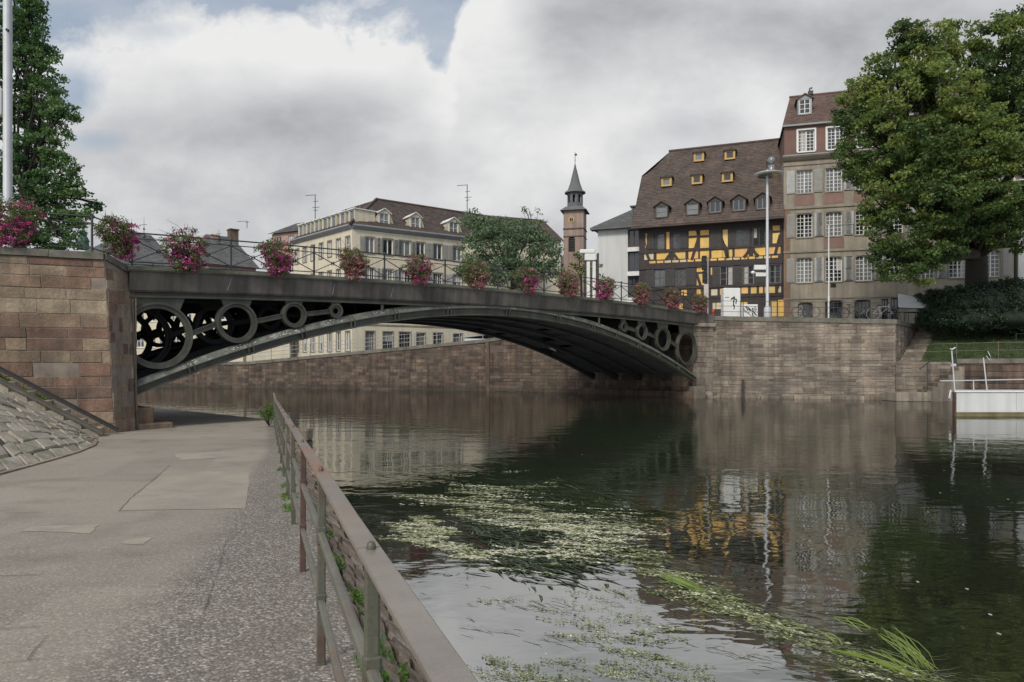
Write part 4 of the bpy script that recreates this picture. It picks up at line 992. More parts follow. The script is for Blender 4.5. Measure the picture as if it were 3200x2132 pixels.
def dormer(par, fr, ac, z0, w, h, y0, back, wallm, roofm, sash, glass, rh=.45, over=.15, cols=1, rows=1, flat=False, cheek=0.0, dd=1):
    mb = MB(); a0, a1, z1 = ac-w/2, ac+w/2, z0+h; fwid = .13
    hl = (a0+fwid, a1-fwid, z0+.1, z1-.05)
    holes_wall(mb, a0, a1, z0, z1, [hl], y=y0, depth=.12)
    mb.face([(a0, y0, z0), (a0, y0, z1), (a0-cheek*0, y0+back, z1), (a0-cheek, y0+.05, z0)] if cheek else [(a0, y0, z0), (a0, y0, z1), (a0, y0+back, z1), (a0, y0+back, z0)])
    mb.face([(a1, y0, z0), (a1, y0+back, z0), (a1, y0+back, z1), (a1, y0, z1)])
    if not flat: mb.face([(a0, y0, z1), (a1, y0, z1), (ac, y0, z1+rh)])
    if cheek:
        mb.face([(a0, y0+.02, z1), (a0-cheek, y0+.3, z0), (a0, y0+.3, z0)]); mb.face([(a1, y0+.02, z1), (a1, y0+.3, z0), (a1+cheek, y0+.3, z0)])
    o = mb.build('dormer', wallm, par, fr)
    mb = MB()
    if flat: mb.box(a0-over, a1+over, y0-over, y0+back+.6, z1, z1+.10)
    else:
        for s_ in (-1, 1):
            e0 = (ac+s_*(w/2+over), y0-over, z1-rh*over/(w/2)); e1 = (ac+s_*(w/2+over), y0+back+.4, e0[2])
            r0 = (ac, y0-over, z1+rh); r1 = (ac, y0+back+.8, z1+rh)
            mb.idx([e0, e1, r1, r0]+[(p[0], p[1], p[2]+.07) for p in (e0, e1, r1, r0)], [(0, 1, 2, 3), (4, 7, 6, 5), (0, 3, 7, 4), (1, 5, 6, 2), (0, 4, 5, 1), (3, 2, 6, 7)])
    mb.build('dormer_roof', roofm, o, fr)
    mb = MB(); d0 = y0+.05
    x0, x1, za, zb = hl
    for b in ((x0, x0+.06, za, zb), (x1-.06, x1, za, zb), (x0+.06, x1-.06, za, za+.06), (x0+.06, x1-.06, zb-.06, zb)): mb.box(b[0], b[1], d0, d0+.05, b[2], b[3])
    if cols > 1: mb.box((x0+x1)/2-.03, (x0+x1)/2+.03, d0+.004, d0+.05, za+.06, zb-.06)
    for j in range(1, rows): z = lerp(za, zb, j/rows); mb.box(x0+.06, x1-.06, d0+.01, d0+.05, z-.02, z+.02)
    mb.build('dormer_sash', sash, o, fr)
    mb = MB(); mb.face([(x0, d0+.055, za), (x1, d0+.055, za), (x1, d0+.055, zb), (x0, d0+.055, zb)]); mb.build('dormer_pane', glass, o, fr)
    return o

# ------------------------------------------------------------------ half-timbered house
fy = Fac((11.25, 62.3, 5.2), (11.05, -4.3)); YL = fy.a(2447)-.02
yh = E('half_timbered_house', fy.O, 'yellow half-timbered house with dark beams and a huge brown tiled roof', 'house')
EZ = 14.35-5.2
mb = MB(101)
mb.box(.05, YL, .06, 9.5, -.3, EZ-.02, t=.5); mb.build('wall', mt['timber'], yh, fy.mat)
def zr4(x0, y0, x1, y1): return fy.rect(1800+x0*.3826, 400+y0*.3826, 1800+x1*.3826, 400+y1*.3826)
pan = [(562, 862, 578, 985), (578, 862, 632, 870), (737, 850, 763, 990), (920, 840, 990, 880), (920, 897, 990, 980), (1013, 834, 1086, 876), (1013, 894, 1086, 980), (1198, 830, 1240, 975), (1605, 797, 1665, 838), (1605, 855, 1665, 942),
       (556, 1014, 633, 1076), (657, 1010, 760, 1074), (800, 1005, 893, 1070), (918, 1000, 998, 1067), (1012, 996, 1087, 1066), (1106, 996, 1202, 1062), (1192, 990, 1277, 1055), (1296, 983, 1412, 1054), (1447, 972, 1547, 1042), (1575, 962, 1670, 1028),
       (985, 1130, 1045, 1175), (985, 1190, 1045, 1285), (1100, 1130, 1112, 1200), (860, 1318, 905, 1370), (985, 1300, 1035, 1368), (1103, 1315, 1155, 1368), (1175, 1310, 1210, 1364), (1350, 1298, 1405, 1352), (1428, 1296, 1475, 1352), (1495, 1294, 1527, 1350), (1540, 1290, 1625, 1348), (1638, 1285, 1675, 1344)]
x = 598
while x < 1660:
    yb = 1108-(x-560)*.045; pan.append((x, yb-22, x+52, yb)); x += 62.5
pan += [(1590, 1410, 1640, 1540), (1648, 1400, 1700, 1540), (1115, 1425, 1200, 1480), (840, 1432, 880, 1500), (1350, 1420, 1400, 1540)]
ph = [zr4(*p) for p in pan]
# skew the panels' heights to lie level: rects are already in facade coordinates
wins = [(660, 865, 722, 990), (790, 862, 850, 985), (1305, 828, 1412, 965), (1447, 815, 1545, 962), (638, 1155, 730, 1295), (803, 1148, 898, 1290), (1178, 1130, 1280, 1288), (1362, 1125, 1452, 1278), (1580, 1120, 1672, 1268)]
wh = [zr4(*p) for p in wins]
mb = MB(102)
holes_wall(mb, 0.0, YL, -.3, EZ, [h for h in ph+wh], y=-.0, depth=.045)
zb = [fy.z(2220, y) for y in (800, 830, 925)]
for i in range(0, 30): pass
mb.box(-.02, YL, -.10, -.004, fy.z(2220, 833), fy.z(2220, 824)); mb.box(-.02, YL, -.06, -.004, fy.z(2220, 781), fy.z(2220, 775)); mb.box(0, YL, -.08, -.004, fy.z(2220, 900), fy.z(2220, 893)); mb.box(0, YL, -.05, -.004, fy.z(2220, 932), fy.z(2220, 925))
def brace(x0, y0, x1, y1, w=.22, curve=0.0):
    a0, z0 = fy.a(1800+x0*.3826), fy.z(1800+x0*.3826, 400+y0*.3826); a1, z1 = fy.a(1800+x1*.3826), fy.z(1800+x1*.3826, 400+y1*.3826); n = 6
    pts = [Vector((lerp(a0, a1, i/n)+curve*math.sin(math.pi*i/n), -.012, lerp(z0, z1, i/n))) for i in range(n+1)]
    for p, q in zip(pts[:-1], pts[1:]): mb.bar(p, q, w, .05, up=(0, 1, 0))
for b in [(558, 980, 600, 1080), (985, 830, 990, 930, .22, .12), (990, 930, 945, 1076), (1196, 920, 1235, 1062), (1235, 990, 1240, 1060), (780, 1010, 735, 1076), (785, 1010, 830, 1072), (1415, 975, 1370, 1056, .22, .1), (1447, 975, 1490, 1048, .22, -.1),
          (1668, 870, 1625, 1035), (985, 1190, 1045, 1370), (960, 1310, 935, 1370), (1660, 1270, 1640, 1350, .22, -.08), (1196, 900, 1245, 990, .1, -.1), (565, 870, 580, 985, .1, -.1)]: brace(*b)
mb.build('timber_frame', mt['timber'], yh, fy.mat)
for i, h in enumerate(ph):
    mb = MB(103+i); mb.face([(h[0], .043, h[2]), (h[1], .043, h[2]), (h[1], .043, h[3]), (h[0], .043, h[3])], t=(.75 if (i in (10, 25, 31) or (i > 31 and mb.r.random() < .35)) else mb.r.choice([.0, .1, .25, .4, .95])))
    mb.build('plaster_panel', mt['yellow'], yh, fy.mat)
for i, h in enumerate(wh):
    window(yh, fy.mat, h, depth=.13, cols=1, rows=(1 if i < 4 else (2 if i < 6 else 3)), sash=mt['gsash'] if i > 5 else mt['dsash'], glass=mt['glass_g'] if i in (0, 1, 4, 5, 2) else mt['glass'], fw=.05, y=-.05, surround=mt['shutdark'], sw=.1, sill=False, centre=.03 if i > 1 else 0)
for s_ in [(585, 862, 640, 990), (855, 858, 912, 985), (1095, 838, 1188, 985), (1247, 835, 1300, 968), (1548, 815, 1600, 960), (572, 1160, 632, 1300), (735, 1150, 800, 1292), (902, 1146, 978, 1288), (1115, 1135, 1174, 1290), (1286, 1128, 1358, 1282), (1458, 1122, 1574, 1270)]:
    h = zr4(*s_); shutter(yh, fy.mat, h[0], h[1], h[2], h[3], mt['shutdark'], y=-.012)
# roof
RY = 6.2; RZ = 22.6-5.2; e0 = -.55
rl_a = fy.a(2057)+1.2
mb = MB(104)
Lr = YL+.1
kick = 1.15
tiles(mb, (e0, -.95, EZ-.15), (Lr, -.95, EZ-.15), (e0, .15, EZ+kick), (Lr, .15, EZ+kick), 5, .26)
def lefth(t): return 0 if t < .62 else ((t-.62)/.38)**.75*(2.3/(Lr-e0))
tiles(mb, (e0+.05, .15, EZ+kick), (Lr, .15, EZ+kick), (e0+.05, RY, RZ), (Lr, RY, RZ), 42, .26, sl=lefth, curve=.12)
bt = RZ
mb.face([(e0+.05, .15, EZ+kick), (e0+.05, 9.0, EZ+kick), (e0+.05, RY-.2, lerp(EZ+kick, RZ, .62)), (e0+.05, lerp(.15, RY, .62), lerp(EZ+kick, RZ, .62))], t=.4)
mb.face([(e0+2.3, RY, RZ), (Lr, RY, RZ), (Lr, 12, EZ), (e0, 12, EZ)], t=.5)
mb.face([(e0+.05, lerp(.15, RY, .62), lerp(EZ+kick, RZ, .62)), (e0+.05, 9, lerp(EZ+kick, RZ, .62)), (e0+2.35, RY, RZ)], t=.4)
mb.box(e0, Lr, -.98, 0.0, EZ-.30, EZ-.17)
mb.box(e0+2.2, Lr, RY-.12, RY+.12, RZ-.04, RZ+.10)
mb.build('roof', mt['tile'], yh, fy.mat)
def roofpt(px, py):  # position on the main slope (a, y, z) hit by the view ray of a pixel
    n = Vector((0, -(RZ-EZ-kick), (RY-.15))); p0 = Vector((0, .15, EZ+kick)); Mi = fy.mat.inverted()
    c = Mi @ Vector((0, 0, CZ)); q = Mi @ Vector(((px-1600)/F, 1, CZ+(H0-py)/F)); d = q-c
    k = (p0-c).dot(n)/d.dot(n); return c+d*k
for px, py in ((2068, 668), (2164, 660), (2235, 654), (2309, 648), (2383, 643)):
    p = roofpt(px, py+14); dormer(yh, fy.mat, p.x, p.z, 1.15, 1.05, p.y-.10, 1.3, mt['shutdark'], mt['tile'], mt['gsash'], mt['glass_g'] if px < 2200 else mt['glass'], rh=.38, cols=2 if px > 2200 else 1, rows=2 if px < 2200 else 1)
for px, py in ((2083, 572), (2178, 565), (2273, 558), (2184, 494), (2281, 488)):
    p = roofpt(px, py+11); o = dormer(yh, fy.mat, p.x, p.z, .92, .78, p.y-.10, .9, mt['yframe'], mt['timber'], mt['yframe'], mt['glass_g'] if px in (2083, 2184) else mt['glass'], flat=True, over=.12)
    o['label'] = 'small square roof window in an orange yellow frame'
# white side building with loggias
fw_ = Fac((P(1868, 1000, 66).x, 66, 5.2), (11.05, -4.3)); wl = fw_.a(2006)
sb = E('white_side_house', fw_.O, 'plain pale grey house with a slanting slate roof left of the half-timbered house', 'house')
wz = fw_.z(1868, 712)
lg = [fw_.rect(1962, 716, 1998, 772), fw_.rect(1962, 786, 1998, 848), fw_.rect(1962, 862, 1998, 930)]
mb = MB(110); holes_wall(mb, 0, wl, -.3, wz, lg, depth=.5); mb.face([(0, 0, -.3), (0, 0, wz), (0, 9, wz), (0, 9, -.3)]); mb.build('wall', mt['whitewall'], sb, fw_.mat)
mb = MB(111); zt_ = fw_.z(1990, 603)
tiles(mb, (-.6, -.6, wz-.1), (wl, -.6, wz-.1), (wl-1.2, 5.5, zt_), (wl, 5.5, zt_), 26, .3, m=0)
mb.face([(-.6, -.6, wz-.1), (wl-1.2, 5.5, zt_), (-.6, 10, wz-.1)]); mb.box(-.6, wl, -.62, .3, wz-.28, wz-.12)
mb.build('roof', mt['slate'], sb, fw_.mat)
for h in lg:
    window(sb, fw_.mat, h, depth=.3, cols=1, rows=1, sash=mt['rust'] if h is lg[0] else mt['dsash'], glass=mt['glass'], fw=.12, sill=False)
for h in lg:
    mb = MB(112); mb.box(h[0]-.05, h[1]+.3, -.12, -.004, h[2]-.42, h[2]-.06); mb.build('balcony_band', mt['white'], sb, fw_.mat)
p = fw_.a(1984); dormer(sb, fw_.mat, p, fw_.z(1984, 674), .75, .9, .35, 1.5, mt['slate'], mt['slate'], mt['dsash'], mt['glass_g'], flat=True)

# ------------------------------------------------------------------ beige mansard building
fb = Fac((P(2449, 1000, 58).x, 58, 5.1), (5, -1.5)); BL = fb.a(3168)
bb = E('beige_mansard_building', fb.O, 'tall beige stone building with a red attic storey and grey shutters behind the big tree', 'building')
def z5(x0, y0, x1, y1): return fb.rect(2350+x0*.5421, 200+y0*.5421, 2350+x1*.5421, 200+y1*.5421)
ref = {1: z5(260, 612, 343, 745), 2: z5(260, 862, 345, 1000), 3: z5(263, 1118, 348, 1260)}
cols_px = [z5(303-42, 862, 303+42, 1000), z5(422, 850, 510, 980)]
cx0 = (cols_px[0][0]+cols_px[0][1])/2; cx1 = (cols_px[1][0]+cols_px[1][1])/2; sp = cx1-cx0+.08; ww = 1.22
hs = []; info = []
for r_ in (1, 2, 3):
    z0, z1 = ref[r_][2], ref[r_][3]
    k = 0
    while cx0+k*sp+1.1 < BL:
        c = cx0+k*sp; hw = ww/2; h = (c-hw, c+hw, z0, z1); hs.append(h); info.append((r_, k)); k += 1
corn = fb.z(2449, 492)-.1
gz0, gz1 = fb.z(2600, 1004), fb.z(2600, 938)
gnd = [fb.rect(2578, 939, 2634, 1006), fb.rect(2670, 937, 2720, 1006), fb.rect(2494, 945, 2540, 1003), fb.rect(2755, 935, 2776, 1006), fb.rect(2784, 932, 2808, 1006)]
mb = MB(120); holes_wall(mb, 0, BL, -.3, corn, hs+gnd, depth=.24)
mb.face([(0, 0, -.3), (0, 0, corn), (0, 10, corn), (0, 10, -.3)]); mb.face([(BL, 0, -.3), (BL, 10, -.3), (BL, 10, corn), (BL, 0, corn)])
mb.build('wall', mt['beige'], bb, fb.mat)
def zline(py): return fb.z(2500, py)
mb = MB(121)
zc1, zc2, zc3 = fb.z(2460, 650), fb.z(2460, 786), fb.z(2480, 932)
for zc, hh, dd in ((zc1, .16, .09), (zc2, .16, .09), (zc3, .12, .07), (corn-.55, .12, .07)): mb.box(-.03, BL+.03, -dd, -.003, zc-hh, zc)
mb.prism([Vector((-.1, -.003, corn-.3)), Vector((-.1, -.15, corn-.25)), Vector((-.1, -.35, corn-.05)), Vector((-.1, -.42, corn+.06)), Vector((-.1, -.003, corn+.06))], (BL+.2, 0, 0))
mb.build('cornice', mt['beigetrim'], bb, fb.mat)
mb = MB(122); mb.box(.02, .5, -.04, -.004, -.3, zc1-.2); mb.build('corner_pilaster', M('brown_pilaster', (.20, .125, .085), var=.15, bump=.2, streak=.2), bb, fb.mat)
k = 0
while cx0+k*sp+1.1 < BL:
    c = cx0+k*sp
    mb = MB(123); mb.box(c-.75, c+.75, -.025, -.004, zc1+.12, ref[1][2]-.14); mb.build('spandrel_panel', mt['redstone'], bb, fb.mat)
    if k % 2 == 1: mb = MB(123); mb.box(c-.75, c+.75, -.025, -.004, zc2+.1, ref[2][2]-.14); mb.build('spandrel_panel', mt['redstone'], bb, fb.mat)
    k += 1
rr = random.Random(3)
for h, (r_, k) in zip(hs, info):
    gl = mt['glass'] if (rr.random() > .3 and (r_, k) != (3, 2)) else mt['glass_g']
    window(bb, fb.mat, h, depth=.22, cols=2, rows=6, sash=mt['sash'], glass=gl, fw=.06, mw=.04, centre=.045, arch=.0 if r_ == 1 else .16, archmat=mt['beigetrim'], surround=mt['beigetrim'], sw=.12)
    for s_ in (-1, 1):
        if r_ == 1 and k == 0 and s_ == 1: pass
        a = h[0]-.13-.62 if s_ < 0 else h[1]+.13
        if rr.random() < .08: continue
        if a+.64 < BL: shutter(bb, fb.mat, a, a+.60, h[2]+.02, h[3]-.02, mt['shutter_l'] if rr.random() < .4 else mt['shutter'], y=-.04)
for i, h in enumerate(gnd): window(bb, fb.mat, h, depth=.22, cols=1 if i > 2 else 2, rows=3, sash=mt['dsash'], glass=mt['glass'], arch=.16 if i < 3 else 0, archmat=mt['beigetrim'], surround=mt['beigetrim'] if i < 2 else None, fw=.08, sill=False, centre=.03)
# red attic
az1 = fb.z(2452, 397); 
att = [fb.rect(2493, 410, 2536, 472), fb.rect(2581, 398, 2622, 460)]; aw = att[0][1]-att[0][0]
az0_ = att[0][2]; ah = [(c-.62, c+.62, az0_, az0_+1.75) for c in [cx0+k*sp+.15 for k in range(int((BL-2)/sp)+1)]]
mb = MB(124); holes_wall(mb, .06, BL-.06, corn+.06, az1, ah, y=.15, depth=.2); mb.face([(.06, .15, corn), (.06, .15, az1), (.06, 9, az1), (.06, 9, corn)]); mb.build('attic_wall', mt['redwall'], bb, fb.mat)
for h in ah: window(bb, fb.mat, h, depth=.2, y=.15, cols=2, rows=6, sash=mt['sash'], glass=mt['glass'], fw=.07, mw=.04, surround=mt['white'], sw=.13)
mb = MB(125); mb.box(-.1, BL+.1, -.15, .12, az1-.02, az1+.1); mb.box(-.1, BL+.1, -.36, .1, corn+.065, corn+.16); mb.build('gutter', mt['zinc'], bb, fb.mat)
rz1 = fb.z(2469, 290)+.75; 
mb = MB(126); tiles(mb, (-.1, -.1, az1+.1), (BL, -.1, az1+.1), (.75, 3.2, rz1), (BL-.6, 3.2, rz1), 26, .24)
mb.face([(-.1, -.1, az1+.1), (.75, 3.2, rz1), (-.1, 9, az1+.1)]); mb.face([(.75, 3.2, rz1), (BL-.6, 3.2, rz1), (BL, 9, az1), (-.1, 9, az1)])
mb.box(.7, BL-.6, 3.1, 3.35, rz1-.03, rz1+.08); mb.build('roof', mt['redtile'], bb, fb.mat)
for k in (0, 3, 6): dormer(bb, fb.mat, cx0+.1+k*sp, az1+1.1, 1.1, 1.35, .75, 1.0, mt['zinc'], mt['redtile'], mt['sash'], mt['glass'], rh=.35, cols=2, rows=3)
mb = MB(127); mb.bbox(2.2, 2.6, 3.0, 3.5, rz1, rz1+.35, .03); mb.tube([(2.3, 3.2, rz1+.3), (2.35, 3.2, rz1+.6), (2.55, 3.2, rz1+.62)], .07, 6); mb.build('chimney', mt['iron'], bb, fb.mat)
# pale building beyond it
fp = Fac((fb.O+fb.u.to_3d()*(BL+.3)), (5, -1.5))
pb = E('pale_end_building', fp.O, 'pale plastered building at the right edge behind the tree', 'building')
mb = MB(128); hh = [(1.0+2.4*i, 2.1+2.4*i, z, z+1.8) for i in range(4) for z in (1.2, 4.4, 7.6)]; holes_wall(mb, 0, 12, -.3, 11, hh, depth=.2); mb.face([(0, 0, -.3), (0, 0, 11), (0, 9, 11), (0, 9, -.3)]); mb.build('wall', mt['whitewall'], pb, fp.mat)
for h in hh: window(pb, fp.mat, h, rows=3)
mb = MB(129); tiles(mb, (-.3, -.4, 11), (12, -.4, 11), (-.3, 5, 15), (12, 5, 15), 20, .3); mb.build('roof', mt['redtile'], pb, fp.mat)

# ------------------------------------------------------------------ cream corner building
Cc = Vector((-15.9, 70.0)); cz = 4.0
f1 = Fac((Cc.x, Cc.y, cz), (10.7, 6.9)); f2 = Fac((-24.6, 79.1, cz), (8.7, -9.1)); L1 = f1.a(1452); L2_ = (Vector((-24.6, 79.1))-Cc).length
cb = E('cream_corner_building', f1.O, 'cream rendered corner building with white dormers and a brown hipped roof', 'building')
ez = CZ+435/F*70-cz
def wr(f, y0, y1, xs): return [f.rect(a, y0+(0), b, y1) for a, b in xs]
def zspan(f, pxr, y0, y1): return f.z(pxr, y1), f.z(pxr, y0)
colsR = [(1143, 1170), (1197, 1228), (1248, 1283), (1302, 1328), (1355, 1382), (1417, 1443)]
zt = zspan(f1, 1160, 742, 792); zm = zspan(f1, 1160, 838, 884); zq = zspan(f1, 1160, 940, 985); zg = zspan(f1, 1160, 1036, 1096)
hR = []; kind = []
for (a, b) in colsR:
    for j, (za, zb_) in enumerate((zt, zm, zq, zg)): hR.append((f1.a(a), f1.a(b), za, zb_)); kind.append(j)
mb = MB(130); holes_wall(mb, 0, L1, -1.5, ez, hR, depth=.22)
mb.build('wall', mt['cream'], cb, f1.mat)
colsL = [(930+i*24.5, 943+i*25.0) for i in range(7)]
hL = [(L2_*(i+.3)/7, L2_*(i+.3)/7+.85, za, zb_) for i in range(7) for za, zb_ in (zt, zm, zq, zg)]
mb = MB(131); holes_wall(mb, 0, L2_, -1.5, ez, hL, depth=.22); mb.build('wall', mt['cream'], cb, f2.mat)
for i, (h, j) in enumerate(zip(hR, kind)):
    window(cb, f1.mat, h, depth=.2, cols=1 if j == 0 else 2, rows=1 if j == 0 else 2, sash=mt['sash'] if j < 3 else mt['gsash'], glass=mt['glass'] if (i*7 % 5 > 1) else mt['glass_g'], fw=.07, mw=.05, surround=mt['beigetrim'], sw=.1)
    if j < 3:
        for a in (h[0]-.62, h[1]+.12):
            if a > .05 and a+.5 < L1: shutter(cb, f1.mat, a, a+.5, h[2], h[3], mt['shutter_l'] if i % 2 else mt['shutter'], y=-.035)
for i, h in enumerate(hL): window(cb, f2.mat, h, depth=.2, cols=1, rows=2, sash=mt['sash'], glass=mt['glass'], fw=.07, mw=.05, surround=mt['beigetrim'], sw=.09)
for f, L_c in ((f1, L1), (f2, L2_)):
    mb = MB(132)
    A = [f.mat @ Vector((x, y, z)) for x in (-.0 if f is f1 else 0, L_c) for y, z in ((0.0, ez-.35), (-.12, ez-.3), (-.45, ez-.02), (-.45, ez+.12), (.1, ez+.12))]
    mb.idx(A, [(0, 1, 2, 3, 4), (9, 8, 7, 6, 5)]+[(i, 5+i, 5+(i+1) % 5, (i+1) % 5) for i in range(5)])
    mb.build('eaves_gutter', mt['zinc'], cb)
    mb = MB(132); mb.box(0, L_c, -.06, -.003, zg[1]+.6, zg[1]+.75, T=lambda p, f=f: f.mat @ p); mb.build('string_course', mt['beigetrim'], cb)
# hipped roof in world coordinates
rA = P(1177, 624, 77.5); rB = P(1640, 690, 90); eC = Vector((Cc.x, Cc.y, ez+cz+.1)); d1 = f1.u.to_3d(); n1 = f1.n.to_3d(); n2 = f2.n.to_3d()
eC2 = eC-n1*.3-n2*.3; eR = f1.mat @ Vector((L1+9, -.3, ez+.1)); eL = f2.mat @ Vector((-.2, -.3, ez+.1))
rdist = (rA-rB).length
mb = MB(133); tiles(mb, eC2, eR, rA, Vector((rB.x, rB.y, rA.z)), 30, .4, lift=.03); tiles(mb, eL, eC2, rA+(eL-eC2)*.55, rA, 26, .4, lift=.03)
mb.tube([eC2+Vector((0, 0, .1)), rA+Vector((0, 0, .1))], .14, 6); mb.tube([rA+Vector((0, 0, .05)), Vector((rB.x, rB.y, rA.z+.05))], .14, 6)
mb.face([eL, rA+(eL-eC2)*.55, eL+n2*6+Vector((0, 0, 0))])
mb.build('roof', mt['tile'], cb)
for px in (1207, 1305, 1425):
    a = f1.a(px); dormer(cb, f1.mat, a, ez+.22, 1.25, 1.55, .5, 2.0, mt['cream'], mt['white'], mt['sash'], mt['glass_g'], rh=.42, over=.16, cols=2, rows=2, cheek=.75)
for i in range(7):
    a = L2_*(i+.62)/7; dormer(cb, f2.mat, a, ez+.2, 1.15, 1.55, .35, 2.4, mt['cream'], mt['white'], mt['sash'], mt['glass_g'], flat=True, over=.12, cols=1, rows=1)
# house behind the pale tree with a gable roof
def house(name, label, cat, px0, px1, Y0, Y1, yb, ye, yr, wallm, roofm, seed, depth=9, nw=4, nf=2, hip=.12, win=True, zb=None, ridge_s=(0, 1), sash=None):
    A = P(px0, yb, Y0); B = P(px1, yb, Y1); zb = zb if zb is not None else min(A.z, B.z); f = Fac((A.x, A.y, zb), (B.x-A.x, B.y-A.y)); L_ = (B-A).to_2d().length
    ez_ = CZ+(H0-ye)/F*(Y0+Y1)/2-zb; rz_ = CZ+(H0-yr)/F*((Y0+Y1)/2+depth/2)-zb
    t = E(name, f.O, label, cat)
    hh = []
    if win:
        for i in range(nw):
            for j in range(nf):
                c = L_*(i+.5)/nw; z_ = ez_-1.9-j*3.0
                if z_ > .2: hh.append((c-.5, c+.5, z_, z_+1.5))
    mb = MB(seed); holes_wall(mb, 0, L_, -2, ez_, hh, depth=.2)
    mb.face([(0, 0, -2), (0, 0, ez_), (0, depth, ez_), (0, depth, -2)]); mb.face([(L_, 0, -2), (L_, depth, -2), (L_, depth, ez_), (L_, 0, ez_)]); mb.face([(0, depth, -2), (0, depth, ez_), (L_, depth, ez_), (L_, depth, -2)])
    if hip <= .02:
        for x in (0, L_): mb.face([(x, 0, ez_), (x, depth, ez_), (x, depth/2, rz_)])
    mb.build('wall', wallm, t, f.mat)
    mb = MB(seed+1); o_ = .35; s0 = L_*ridge_s[0]+hip*L_; s1 = L_*ridge_s[1]-hip*L_
    a = (-o_, -o_, ez_); b = (L_+o_, -o_, ez_); c = (L_+o_, depth+o_, ez_); d = (-o_, depth+o_, ez_); r0 = (s0, depth/2, rz_); r1 = (s1, depth/2, rz_)
    nc = max(8, int((Vector(r0)-Vector(a)).length/.3))
    tiles(mb, a, b, r0, r1, nc, .45, lift=.03); tiles(mb, c, d, r1, r0, nc, .6, lift=.03)
    if hip > .02: tiles(mb, d, a, r0, r0, nc, .5, lift=.03); tiles(mb, b, c, r1, r1, nc, .5, lift=.03)
    mb.build('roof', roofm, t, f.mat)
    for h in hh: window(t, f.mat, h, rows=2, cols=1, sash=sash or mt['sash'], fw=.08, mw=.05)
    return t, f, L_, ez_, rz_
house('grey_roofed_house', 'long house with a dull grey gable roof behind the pale green tree', 'house', 1520, 1752, 92, 96, 1000, 745, 680, mt['cream'], mt['tile'], 140, hip=0.0, depth=12)
t, f, L_, ez_, rz_ = house('chimney_house', 'low house with a steep dull brown roof and two stubby chimneys', 'house', 650, 800, 88, 92, 1000, 832, 742, mt['pinkwall'], mt['slate'], 143, hip=.22, depth=10, nw=4)
for px, yt, w in ((708, 729, 1.0), (770, 711, 1.1)):
    mb = MB(145); x = f.a(px); zt2 = f.z(px, yt)+.25; mb.bbox(x-w/2, x+w/2, 4.2, 5.4, rz_-1.5, zt2, .04); mb.bbox(x-w/2-.08, x+w/2+.08, 4.1, 5.5, zt2+.002, zt2+.18, .03)
    mb.build('chimney', mt['pinkwall'] if px < 750 else mt['darkwall'], t, f.mat)
house('slate_roofed_house', 'house with a broad pale slate hipped roof behind the first flower basket', 'house', 395, 560, 84, 88, 1000, 838, 738, mt['whitewall'], mt['slate'], 147, hip=.3, depth=11, nw=5)
house('pink_gable_house', 'narrow rose coloured house with a dark crooked roof left of the cream building', 'house', 850, 930, 86, 84, 1000, 728, 696, mt['pinkwall'], mt['slate'], 150, hip=0, depth=8, nw=2, nf=3)
house('small_white_house', 'small white house by the quay seen low under the left of the arch', 'house', 770, 905, 76, 77, 1130, 1010, 980, mt['cream'], mt['tile'], 153, hip=.1, depth=8, nw=6, nf=2)
house('yellowish_low_house', 'low ochre house glimpsed through the spandrel rings', 'house', 420, 760, 82, 78, 1130, 950, 905, mt['cream'], mt['redtile'], 156, hip=.05, depth=9, nw=9, nf=2)
house('distant_grey_house', 'distant grey roofed house between the left railing and the tree', 'house', 270, 400, 92, 92, 1000, 790, 742, mt['whitewall'], mt['slate'], 159, hip=.25, depth=9, nw=4)
# spires and masts beyond the roofs
def finial(name, label, px, y0, y1, Y, r_=.05, cat='finial'):
    a = P(px, y1, Y); h = (y1-y0)/F*Y; mb = MB(160); mb.tube([a, a+Vector((0, 0, h))], r_, 6, r1=r_*.3); mb.lathe([(.02, h*.35), (.16, h*.40), (.02, h*.46)], a, 8); mb.bar(a+Vector((-.35, 0, h*.62)), a+Vector((.35, 0, h*.62)), .05, .05); mb.lathe([(.3, 0), (.12, h*.15), (.04, h*.2)], a, 8)
    o = mb.build(name, mt['iron']); tag(o, label, cat)
finial('roof_finial', 'thin iron roof finial just right of the corner post', 411, 683, 745, 89); finial('roof_finial', 'taller iron roof finial with a crossbar above the slate roof', 450, 678, 742, 89)
finial('roof_finial', 'small pointed finial left of the stubby chimneys', 684, 716, 755, 92)
t = E('turret', P(260, 790, 110), 'tiny green copper turret with a spike at the far left skyline', 'turret')
mb = MB(161); w = 1.0; mb.lathe([(.9, 0), (.8, 1.2), (.95, 1.3), (.5, 2.2), (.6, 2.4), (.25, 3.0), (.06, 4.0), (.03, 4.6)], P(260, 780, 110), 8); mb.build('roof', M('copper_green', (.10, .17, .14), var=.2), t)
finial('roof_finial', 'hair thin spike beside the little green turret', 246, 728, 780, 110, .04)
def antenna(name, label, px, y0, y1, Y, n):
    a = P(px, y1, Y); h = (y1-y0)/F*Y; t = E(name, a, label, 'antenna')
    mb = MB(162); mb.tube([a, a+Vector((0, 0, h))], .045, 6); mb.build('mast', mt['iron'], t)
    mb = MB(163); top = a+Vector((0, 0, h-.05)); mb.bar(top, top+Vector((-1.4 if n != 2 else -1.2, .3, 0)), .05, .05)
    for k in range(5): p = top+Vector((-.25*k, .06*k, 0)); mb.bar(p+Vector((.02, -.12, 0)), p+Vector((-.02, .12, .0)), .03, .03)
    for z, w in ((.25, .35), (.45, .5), (.55, .3))[:n+1]: q = a+Vector((0, 0, h*(1-z))); mb.bar(q-Vector((w*.6, 0, 0)), q+Vector((w, 0, .08)), .05, .05)
    mb.build('aerial', mt['iron'], t)
antenna('roof_antenna', 'tall thin television aerial behind the row of flat white dormers', 985, 608, 700, 80, 2)
